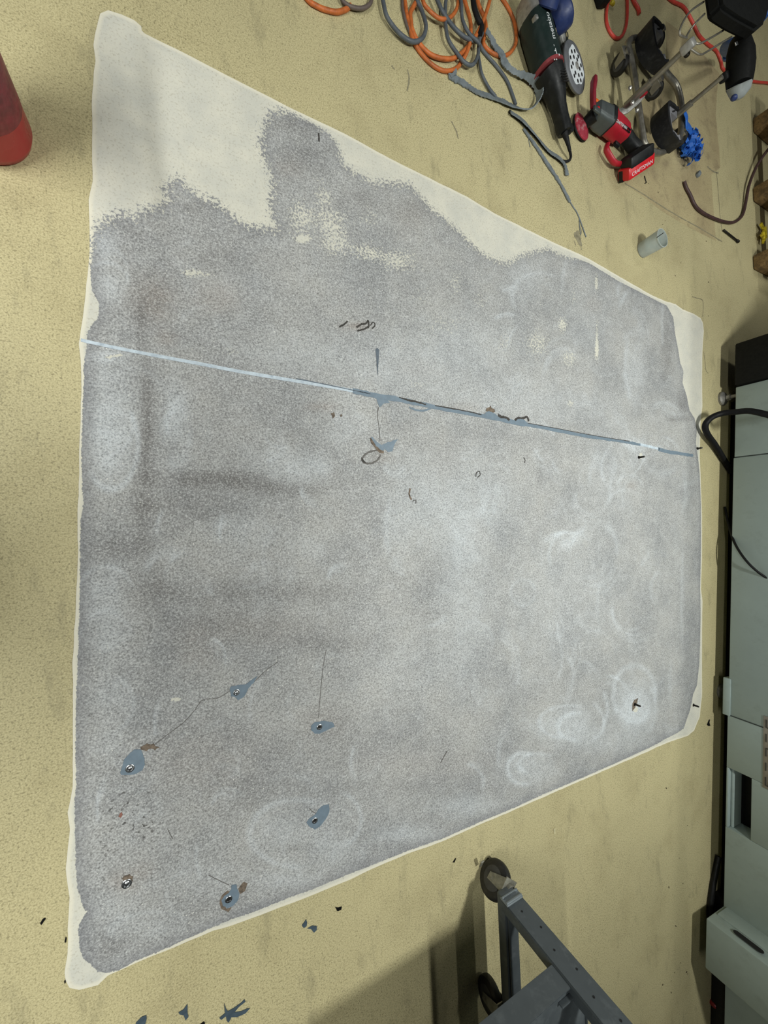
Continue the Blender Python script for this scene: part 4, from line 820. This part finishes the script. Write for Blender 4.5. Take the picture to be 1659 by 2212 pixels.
for k in range(14):
    a = 2*PI*k/14; c = wc+Rw @ Vector((math.cos(a)*.055, math.sin(a)*.055, .0042)); MB().lathe([(.0065, 0), (.0065, .0008)], c, wn_, 12).build('wheel_hole', mat('tan_hole', (150, 138, 104), .7), wheel)
MB().lathe([(.020, .004), (.020, .010), (.012, .014)], wc, wn_, 20).build('wheel_flange', m_alu, wheel)
cord('grinder_cord', [(1231,326,.022),(1233,338,.012),(1230,346,.004),(1222,349,0),(1208,345,0),(1190,332,0),(1172,312,0),(1155,292,0),(1138,272,0),(1120,256,0),(1100,240,0)], 0.0048, m_rubber, 'black power cord of the large grinder running under the sealant', 'cord')
# loose grey disc with white perforated face, leaning on the wheel
dc = P(1240, 147, .040); dn = Vector((0.22, -0.06, 1.0)).normalized(); Rd = frame(dn, (0, 1, 0))
disc = thing('backing_disc', 'round grey backing disc with a white perforated face beside the large grinder', 'disc', (dc.x, dc.y, 0))
MB().lathe([(0, -.012), (.055, -.012), (.078, -.008), (.084, -.002), (.084, .003), (.080, .006), (.066, .007), (.060, .0075), (0, .0075)], dc, dn, 48, (0, 1, 0)).build('rim', mat('mid_grey_plastic', (104, 106, 110), .45, var=.12, scale=30), disc, angle=50)
face_pts = []
for k in range(40):
    a = 2*PI*k/40; r = .060*(1+0.07*math.sin(3*a+1)+.05*math.sin(7*a)); face_pts.append(dc+Rd @ Vector((math.cos(a)*r, math.sin(a)*r, .0076)))
MB().prism(face_pts, dn*.0008).build('white_face', mat('worn_white_coating', (226, 232, 236), .6, var=.05, scale=60, dirt=(170, 176, 184), dirt_amt=.5), disc)
for (rad, cnt, off) in ((.047, 10, .0), (.029, 6, .3)):
    for k in range(cnt):
        a = 2*PI*k/cnt+off; c = dc+Rd @ Vector((math.cos(a)*rad, math.sin(a)*rad, .0085)); MB().lathe([(.0066, 0), (.0066, .0006)], c, dn, 14, (0, 1, 0)).build('dust_hole', m_hole, disc)
MB().lathe([(.012, .008), (.012, .011), (.006, .012), (.006, .009)], dc+Rd @ Vector((.004, .004, 0)), dn, 18).build('centre_bolt', m_alu, disc)
dl = P(1222, 172, .012); MB().lathe([(.030, 0), (.032, .005), (.032, .012), (.026, .016)], Vector((dc.x-.02, dc.y-.02, .0)), n=24).build('lower_cup', m_alu, disc)

# ------------------------------------------------------------------ red cordless grinder
m_cr = mat('red_tool_housing', (176, 30, 46), 0.4, var=0.12, scale=25, dirt=(120, 30, 40), dirt_amt=0.3, bump=0.03)
m_crb = mat('bright_red_plastic', (204, 26, 36), 0.35, var=0.08, scale=25)
m_gh = mat('grey_gear_case', (84, 90, 90), 0.45, 0.3, var=0.12, scale=30)
m_pad = mat('dusty_red_pad', (156, 40, 58), 0.7, var=0.2, scale=50, dirt=(190, 176, 172), dirt_amt=0.5)
m_orange = mat('orange_plastic', (230, 104, 30), 0.45, var=0.1)
cg = thing('cordless_grinder', 'red and black cordless grinder with battery and sanding pad lying on the floor', 'grinder', P(1330, 300, 0))
b0, b1 = P(1292,250,.050), P(1352,296,.047); ca = (b1-b0).normalized(); cs_ = ca.cross(Vector((0, 0, 1))).normalized(); cu_ = cs_.cross(ca)
head = loft_body([(1278,238,.048,.018,.020),(1284,243,.050,.030,.032),(1296,253,.050,.034,.036),(1310,261,.050,.035,.038)], 'gear_case', m_gh, cg, 0.45, 35)
MB().box(P(1290,238,.086), (.040, .020, .008), Matrix((ca, cs_, cu_)).transposed(), .003).build('gear_rib', m_gh, head)
loft_body([(1308,258,.050,.037,.040),(1314,263,.050,.037,.040)], 'case_collar', m_blk2, cg, .5)
hb = loft_body([(1312,262,.049,.034,.036),(1326,273,.048,.036,.036),(1338,283,.047,.036,.034),(1346,289,.046,.032,.032)], 'motor_housing', m_cr, cg, .6)
loft_body([(1342,286,.046,.031,.031),(1352,297,.045,.024,.027),(1362,309,.045,.021,.025),(1372,320,.045,.022,.026),(1379,330,.045,.026,.028)], 'rear_grip', m_blk2, cg, .8)
bx, by_ = P(1377,352,.040), None
R_b = Matrix((ca, cs_, cu_)).transposed()
bl_ = (P(1405,348,.078)-P(1345,388,.025)).normalized(); bt_ = (ca-ca.dot(bl_)*bl_).normalized(); bn_ = bt_.cross(bl_)
if bn_.z < 0: bn_ = -bn_
R_p = Matrix((bt_, bl_, bt_.cross(bl_))).transposed(); bc_ = P(1374,361,.056)
bat = MB().box(bc_-bt_*.034+bn_*.004, (.042, .118, .058), R_p, .008).build('battery_shoe', m_blk2, cg)
bp = MB().box(bc_, (.046, .134, .060), R_p, .009).build('battery_pack', m_crb, cg)
MB().box(bc_+bt_*.004-bn_*.012, (.042, .136, .024), R_p, .004).build('battery_band', m_blk2, bp)
text_mesh('CRAFTSMAN', 'brand_lettering', m_white, bp, bc_+bn_*.0302+bt_*.006, bl_, -bt_, .0185)
side_ = cs_ if cs_.y < 0 else -cs_; hn_ = (cu_*.80+side_*.45).normalized()
text_mesh('CRAFTSMAN', 'brand_lettering', m_white, hb, P(1324,272,.048)+cu_*.0338+side_*.0256, ca, hn_.cross(ca), .0125, .0012)
for k in range(9):
    for j in (0, 1):
        c = P(1326,273,.048)+ca*(.010+k*.0055)+cs_*((.020+.008*j)*(1 if cs_.y < 0 else -1))+cu_*(.034-.003*j); MB().box(c, (.0024, .006, .004), R_b).build('vent_slit', m_hole, hb)
gd = smooth_path(pxz([(1312,312,.030),(1310,322,.030),(1316,336,.030),(1328,352,.030),(1342,354,.032)]), 6)
MB().tube(gd, .009, 10, flat=(1.3, .9)).build('hand_guard', m_cr, cg)
MB().box(P(1332,312,.040), (.030, .016, .014), R_b, .004).build('paddle_switch', m_blk2, cg)
pc_ = P(1258,272,.016); pn = Vector((-.16, -.03, -1)).normalized()
padd = MB().lathe([(.016, -.022), (.020, -.010), (.028, -.006), (.044, -.002), (.049, .001), (.049, .005), (.0, .006)], pc_, pn, 36).build('sanding_pad', m_pad, cg)
MB().lathe([(.049, .0052), (.051, .008), (.051, .011), (.0, .0115)], pc_, pn, 36).build('abrasive_disc', m_blackm, padd)
MB().cyl(P(1284,248,.058), pc_-pn*.008, .024, .019, 24).build('spindle_neck', m_blackm, padd)
sk = loft_body([(1281,232,.060,.008,.009),(1281,214,.064,.009,.010),(1281,196,.066,.0085,.010),(1283,176,.068,.010,.011),(1285,166,.070,.007,.008)], 'side_handle', mat('dark_red_handle', (128, 26, 42), .5, var=.2), cg, .6)
MB().tube(smooth_path(pxz([(1286,215,.066),(1292,219,.068),(1300,228,.066),(1306,238,.062)])), .005, 8, flat=(.7, 1.5)).build('orange_strap', m_orange, cg)
MB().ell(P(1291,235,.075), (.008, .008, .008)).build('lock_button', m_crb, head)
hk = cord('wire_hook', [(1392,380),(1394,388),(1396,394),(1393,396)], .002, m_dsteel, 'small bent wire hook beside the battery', 'hook')

# ------------------------------------------------------------------ wheeled kneeling stool
m_tube = mat('brushed_grey_tube', (150, 146, 136), 0.38, 0.75, var=0.14, scale=40, dirt=(104, 98, 88), dirt_amt=0.4)
m_kblk = mat('black_knee_cup', (26, 27, 29), 0.55, spec=0.35, var=0.2, scale=40, dirt=(80, 80, 80), dirt_amt=0.3)
m_kgry = mat('grey_knee_foam', (122, 122, 127), 0.8, var=0.12, scale=50)
stl = thing('kneeling_stool', 'wheeled kneeling stool with grey tube frame, black knee cups and posts', 'stool', P(1415, 210, 0))
ZF = 0.070
MB().tube(smooth_path(pxz([(1357,92),(1363,130),(1371,175),(1380,238),(1388,290),(1393,312),(1406,326),(1427,330),(1450,318),(1466,300),(1472,272),(1471,225),(1461,186),(1440,160),(1418,132),(1400,100),(1380,84)], ZF), 6, True), .0125, 10, True).build('frame', m_tube, stl)
def stool_caster(px, py, ang):
    c = P(px, py, .030); caster(c.x, c.y, ang, 'caster', stl, .037, .020, m_tube, .066)
stool_caster(1335, 143, .25); stool_caster(1409, 196, 1.0); stool_caster(1462, 300, .8); stool_caster(1412, 92, .6)
MB().box(P(1352,108,.068), (.05, .03, .006), Matrix.Rotation(.5, 3, 'Z'), .002).build('caster_arm', m_tube, stl)
def knee_cup(px, py, ang, rad):
    c = P(px, py, .076); d0 = Vector((math.cos(ang), math.sin(ang), 0)); d1 = Vector((-d0.y, d0.x, 0)); n = 22; o_r = []; 
    def ring(r, z, tap=1.0):
        out = []
        for k in range(n):
            a = PI/2*0.92+(PI*1.08+0.16)*k/(n-1); out.append(c+d0*(math.cos(a)*r*1.1+ (0.03 if abs(math.cos(a)) < .3 else 0))+d1*(math.sin(a)*r)+Vector((0, 0, z*(0.75+.25*abs(math.cos(a))))))
        return out
    def shell(r0, r1, h, name, m, parent):
        R0, R1, R2, R3 = ring(r0, 0), ring(r0*1.04, h), ring(r1*1.04, h), ring(r1, 0.004)
        mb = MB(); vs = R0+R1+R2+R3; fs = []
        for k in range(n-1):
            for j in range(4): j2 = (j+1) % 4; fs.append((j*n+k, j*n+k+1, j2*n+k+1, j2*n+k))
        fs += [(0, n, 2*n, 3*n), (n-1, 2*n-1, 3*n-1, 4*n-1)]; mb.add(vs, fs); return mb.build(name, m, parent, angle=50)
    k_ = shell(rad, rad*.84, .070, 'knee_cup', m_kblk, stl); shell(rad*.835, rad*.48, .060, 'knee_foam', m_kgry, k_)
    for q in (-1, 1): MB().box(c+d1*(q*rad*.66)+d0*.004+Vector((0, 0, .048)), (.026, .006, .006), Matrix((d0, d1, Vector((0, 0, 1)))).transposed() @ Matrix.Rotation(q*.5, 3, 'Z')).build('strap_slot', m_hole, k_)
knee_cup(1396, 116, .05, .074); knee_cup(1428, 288, .05, .074)
MB().box(P(1455,303,.105), (.03, .02, .012), Matrix.Rotation(.4, 3, 'Z'), .002).build('yellow_tag', m_yel, stl)
# posts standing plumb, sleeves, cross bracket with red caps
def post_at(px, py, z0, h, r): 
    b = P(px, py, z0); return b, Vector((b.x, b.y, h))
b1_, t1 = post_at(1345, 236, .05, .285, 0); b2_, t2 = post_at(1432, 274, .06, .275, 0)
p1 = MB().cyl(b1_, t1, .0095, n=16).build('post', m_tube, stl); MB().cyl(b1_+Vector((0, 0, .012)), b1_+Vector((0, 0, .110)), .0135, n=16).build('sleeve', m_tube, p1)
p2 = MB().cyl(b2_, t2, .0085, n=16).build('post', m_tube, stl); MB().cyl(b2_, b2_+Vector((0, 0, .11)), .0125, n=16).build('sleeve', m_tube, p2)
MB().tube(pxz([(1337,244,.045),(1352,238,.06),(1372,222,.08),(1388,205,.095)]), .012, 8, flat=(.6, 1.2)).build('cross_bracket', m_alu, stl)
MB().box(P(1331,243,.042), (.024, .022, .018), Matrix.Rotation(.6, 3, 'Z'), .004).build('red_cap', m_cr, stl); MB().box(P(1388,203,.10), (.030, .020, .026), Matrix.Rotation(.6, 3, 'Z'), .004).build('red_cap', m_cr, stl)
for (a, b, z) in ((1364,224,.09), (1359,192,.085), (1374,240,.082)): MB().lathe([(.008, 0), (.008, .006), (.004, .010)], P(a, b, z), n=6).build('bolt', m_alu, stl)
# clamp and wire forms carrying the black pad
cl = Vector((t1.x, t1.y, .285)); MB().box(cl, (.036, .030, .040), Matrix.Rotation(.7, 3, 'Z'), .006).build('clamp', m_alu, stl); MB().ell(P(1484,117,.27), (.010, .010, .010)).build('clamp_knob', m_dsteel, stl)
for w in ([(1484,82,.30),(1468,74,.30),(1474,50,.31),(1492,24,.32),(1520,4,.33)], [(1482,80,.30),(1490,66,.30),(1504,48,.315),(1522,30,.33)], [(1496,80,.30),(1502,92,.30),(1512,94,.305),(1535,82,.32),(1562,66,.33)], [(1492,106,.29),(1512,118,.295),(1530,110,.305),(1556,94,.32),(1580,80,.33)]):
    MB().tube(smooth_path(pxz(w), 5), .0032, 8).build('support_wire', m_tube, stl)
padp = [P(a, b, .335) for a, b in ((1519,-4),(1526,43),(1534,53),(1563,71),(1604,91),(1622,76),(1646,0),(1664,-60),(1600,-110),(1505,-80))]
MB().prism(padp, (0, 0, .045)).build('chest_pad', m_black, stl, bevel=.010)
arm = thing('padded_armrest', 'rounded black armrest pad with a light grey end above the stool', 'armrest', (P(1600,150,.28).x, P(1600,150,.28).y, 0))
arm_ = loft_body([(1600,78,.30,.020,.016),(1600,90,.30,.042,.030),(1600,112,.30,.053,.038),(1600,138,.295,.056,.040),(1598,164,.29,.053,.040),(1597,186,.285,.046,.037)], 'pad', m_black, arm, .95, 60)
loft_body([(1597.2,183,.285,.0480,.0385),(1596,194,.28,.042,.035),(1592,206,.275,.028,.025),(1589,214,.27,.014,.013)], 'grey_end', mat('light_grey_plastic', (150, 156, 156), .5, var=.06), arm, .95, 60)
MB().ell(P(1586,211,.27), (.014, .010, .012)).build('black_tip', m_dblue, arm)
MB().box(P(1566,166,.262), (.05, .03, .03), Matrix.Rotation(.6, 3, 'Z'), .006).build('bracket', m_blackm, arm)
MB().box(P(1591,94,.338), (.022, .012, .003), Matrix.Rotation(.6, 3, 'Z'), .001).build('silver_tag', m_steel, arm)
m_bl = mat('bright_blue_plastic', (36, 84, 160), .5, var=.14, scale=30)
bs = thing('blue_strap', 'broad blue plastic strap behind the black pad', 'strap', (P(1575,100,.2).x, P(1575,100,.2).y, 0))
MB().tube(smooth_path(pxz([(1700,-20,.36),(1660,18,.34),(1640,44,.31),(1618,66,.28),(1594,84,.24),(1572,96,.20),(1564,112,.14),(1568,122,.08)]), 6), .018, 10, flat=(.25, 1.2)).build('band', m_bl, bs)
MB().rod(P(1568,120,.085), P(1569,126,.06), .014).build('end_roll', m_bl, bs)

# ------------------------------------------------------------------ crumpled blue tape
m_tape = mat('blue_masking_tape', (40, 104, 196), .55, var=.16, scale=60, bump=.05)
tcn = P(1494, 312, .04); tb = MB(); rt = random.Random(11)
def tape_loop(c, R, r, w, a0, a1, n=9, el=1.0):
    L = []; Q = []
    for k in range(n):
        a = a0+(a1-a0)*k/(n-1); q = c+R @ Vector((math.cos(a)*r, math.sin(a)*r*el, rt.uniform(-.003, .003))); ax = R @ Vector((0, 0, w/2)); L.append(q+ax); Q.append(q-ax)
    off = [(R @ Vector((.0008, .0008, 0)))]*n
    vs = L+Q+[a+b for a, b in zip(L, off)]+[a+b for a, b in zip(Q, off)]; fs = []
    for k in range(n-1): fs += [(k, k+1, n+k+1, n+k), (2*n+k, 3*n+k, 3*n+k+1, 2*n+k+1), (k, 2*n+k, 2*n+k+1, k+1), (n+k, n+k+1, 3*n+k+1, 3*n+k)]
    for v in vs: v.z = max(v.z, .001)
    tb.add(vs, fs)
for k in range(95):
    d = Vector((rt.gauss(0, 1), rt.gauss(0, 1), rt.gauss(0, .6))).normalized()*rt.uniform(.0, .062); c = tcn+Vector((d.x*.95, d.y*1.15, d.z*.55))
    R = Matrix.Rotation(rt.uniform(0, 6.28), 3, 'Z') @ Matrix.Rotation(rt.uniform(0, 3.14), 3, 'X'); a0 = rt.uniform(0, 6.28)
    tape_loop(c, R, rt.uniform(.010, .026), rt.uniform(.014, .026), a0, a0+rt.uniform(1.5, 5.0), 8, rt.uniform(.5, 1.2))
tape = thing('crumpled_tape', 'crumpled ball of bright blue masking tape beside the stool', 'tape', (tcn.x, tcn.y, 0))
tb.build('tape_ball', m_tape, tape, angle=25)
t2b = MB(); path = smooth_path(pxz([(1478,232,.10),(1480,245,.10),(1484,256,.085),(1482,268,.085),(1492,282,.06),(1490,296,.05)]), 4)
t2b.tube(path, .016, 6, flat=(.25, 1.0), rfun=lambda t: .014+.008*t).build('trailing_end', m_tape, tape, angle=25)
mb = MB().box(P(1509,376,.008), (.03, .02, .016), Matrix.Rotation(.9, 3, 'Z'), .004).build('grey_offcut', m_strip, at=P(1509,376,0)); tag(mb, 'small grey offcut lying just below the blue tape', 'offcut')

# ------------------------------------------------------------------ the photographer, standing behind the camera out of frame
def skin_mesh(name, joints, edges, m, parent, root=0, sub=2):
    me = bpy.data.meshes.new(name); L = org_of(parent); me.from_pydata([Vector(j[0])-L for j in joints], edges, [])
    o = bpy.data.objects.new(name, me); C.objects.link(o)
    sk = o.modifiers.new('skin', 'SKIN'); sk.use_smooth_shade = True; sb = o.modifiers.new('sub', 'SUBSURF'); sb.levels = sub; sb.render_levels = sub
    for i, j in enumerate(joints):
        v = me.skin_vertices[0].data[i]; v.radius = (j[1], j[2] if len(j) > 2 else j[1]); v.use_root = (i == root)
    bpy.context.view_layer.update()
    m2 = bpy.data.meshes.new_from_object(o.evaluated_get(bpy.context.evaluated_depsgraph_get())); bpy.data.objects.remove(o)
    m2.name = name; m2.materials.clear(); m2.materials.append(m)
    for p in m2.polygons: p.use_smooth = True
    o = bpy.data.objects.new(name, m2); C.objects.link(o); o.parent = parent; return o
FX, FY = -0.66, -0.07
ph = thing('person', 'person in dark work clothes standing behind the camera, looking down', 'person', (FX, FY, 0))
def B(x, y, z): return (FX+x, FY+y, z)
m_skin = mat('skin', (186, 140, 116), .55, var=.06, scale=20); m_cloth = mat('dark_navy_work_cloth', (44, 48, 60), .85, var=.15, scale=60, bump=.3); m_trou = mat('charcoal_trousers', (50, 50, 52), .85, var=.15, scale=60, bump=.3)
hj = [(B(0, 0, 1.36), .065), (B(.012, 0, 1.45), .055), (B(.03, 0, 1.53), .070), (B(.045, 0, 1.60), .088), (B(.03, 0, 1.68), .074)]
ej = [(0, 1), (1, 2), (2, 3), (3, 4)]
for s_2 in (-1, 1):          # arms bent, hands near the camera height; palm and five fingers
    k = len(hj)
    hj += [(B(.0, s_2*.17, 1.36), .052), (B(-.01, s_2*.24, 1.10), .042), (B(.17, s_2*.15, 1.02), .033), (B(.23, s_2*.10, 1.01), .030, .022), (B(.27, s_2*.085, 1.012), .030, .018)]
    ej += [(0, k), (k, k+1), (k+1, k+2), (k+2, k+3), (k+3, k+4)]
    for fi, (fx, fz, ln) in enumerate(((.0, .022, .060), (.004, .008, .070), (.002, -.007, .066), (-.004, -.021, .052))):
        a = len(hj); hj += [(B(.285+fx, s_2*(.075), 1.012+fz), .009), (B(.300+fx, s_2*(.075-ln*.5), 1.012+fz), .0085), (B(.292+fx, s_2*(.075-ln*.9), 1.010+fz), .0075)]; ej += [(k+4, a), (a, a+1), (a+1, a+2)]
    a = len(hj); hj += [(B(.245, s_2*.075, 1.045), .011), (B(.268, s_2*.055, 1.058), .009)]; ej += [(k+3, a), (a, a+1)]
bodym = skin_mesh('body', hj, ej, m_skin, ph)
skin_mesh('sweater', [(B(0, 0, .86), .15, .12), (B(0, 0, 1.02), .14, .11), (B(0, 0, 1.22), .16, .12), (B(0, 0, 1.36), .11, .09), (B(0, 0, 1.42), .065, .06)]+sum([[(B(0, q*.17, 1.36), .068), (B(-.01, q*.24, 1.10), .054), (B(.15, q*.16, 1.03), .043)] for q in (-1, 1)], []), [(0, 1), (1, 2), (2, 3), (3, 4), (3, 5), (5, 6), (6, 7), (3, 8), (8, 9), (9, 10)], m_cloth, ph)
skin_mesh('trousers', [(B(0, 0, .90), .14, .11)]+sum([[(B(0, q*.095, .80), .092), (B(.01, q*.105, .46), .064), (B(-.01, q*.11, .10), .056), (B(-.01, q*.11, .05), .056)] for q in (-1, 1)], []), [(0, 1), (1, 2), (2, 3), (3, 4), (0, 5), (5, 6), (6, 7), (7, 8)], m_trou, ph)
for q in (-1, 1):
    rings = [rrect(Vector(B(x, q*.112, z)), Matrix(((0, 0, 1), (1, 0, 0), (0, 1, 0))), w, h, min(w, h)*.7, 5) for (x, z, w, h) in ((-.10, .040, .034, .038), (-.04, .048, .042, .046), (.04, .040, .046, .038), (.11, .030, .044, .028), (.155, .022, .028, .020))]
    MB().loft(rings).build('shoe', m_rubber, ph)
hr = MB().ell(B(.015, 0, 1.635), (.098, .088, .105), n=20, m=14); hr.v = [v for v in hr.v]; hair = hr.build('hair', mat('dark_brown_hair', (52, 38, 30), .7, var=.3, scale=80, bump=.4), ph)
hair.location = (-.022, 0, .018)
MB().ell(B(.138, 0, 1.585), (.018, .014, .022)).build('nose', m_skin, bodym)
for q in (-1, 1):
    MB().ell(B(.128, q*.032, 1.608), (.010, .013, .008)).build('eye', m_white, bodym); MB().ell(B(.035, q*.090, 1.595), (.018, .010, .030)).build('ear', m_skin, bodym)
MB().ell(B(.124, 0, 1.552), (.010, .024, .007)).build('mouth', mat('lips', (150, 84, 78), .5), bodym)
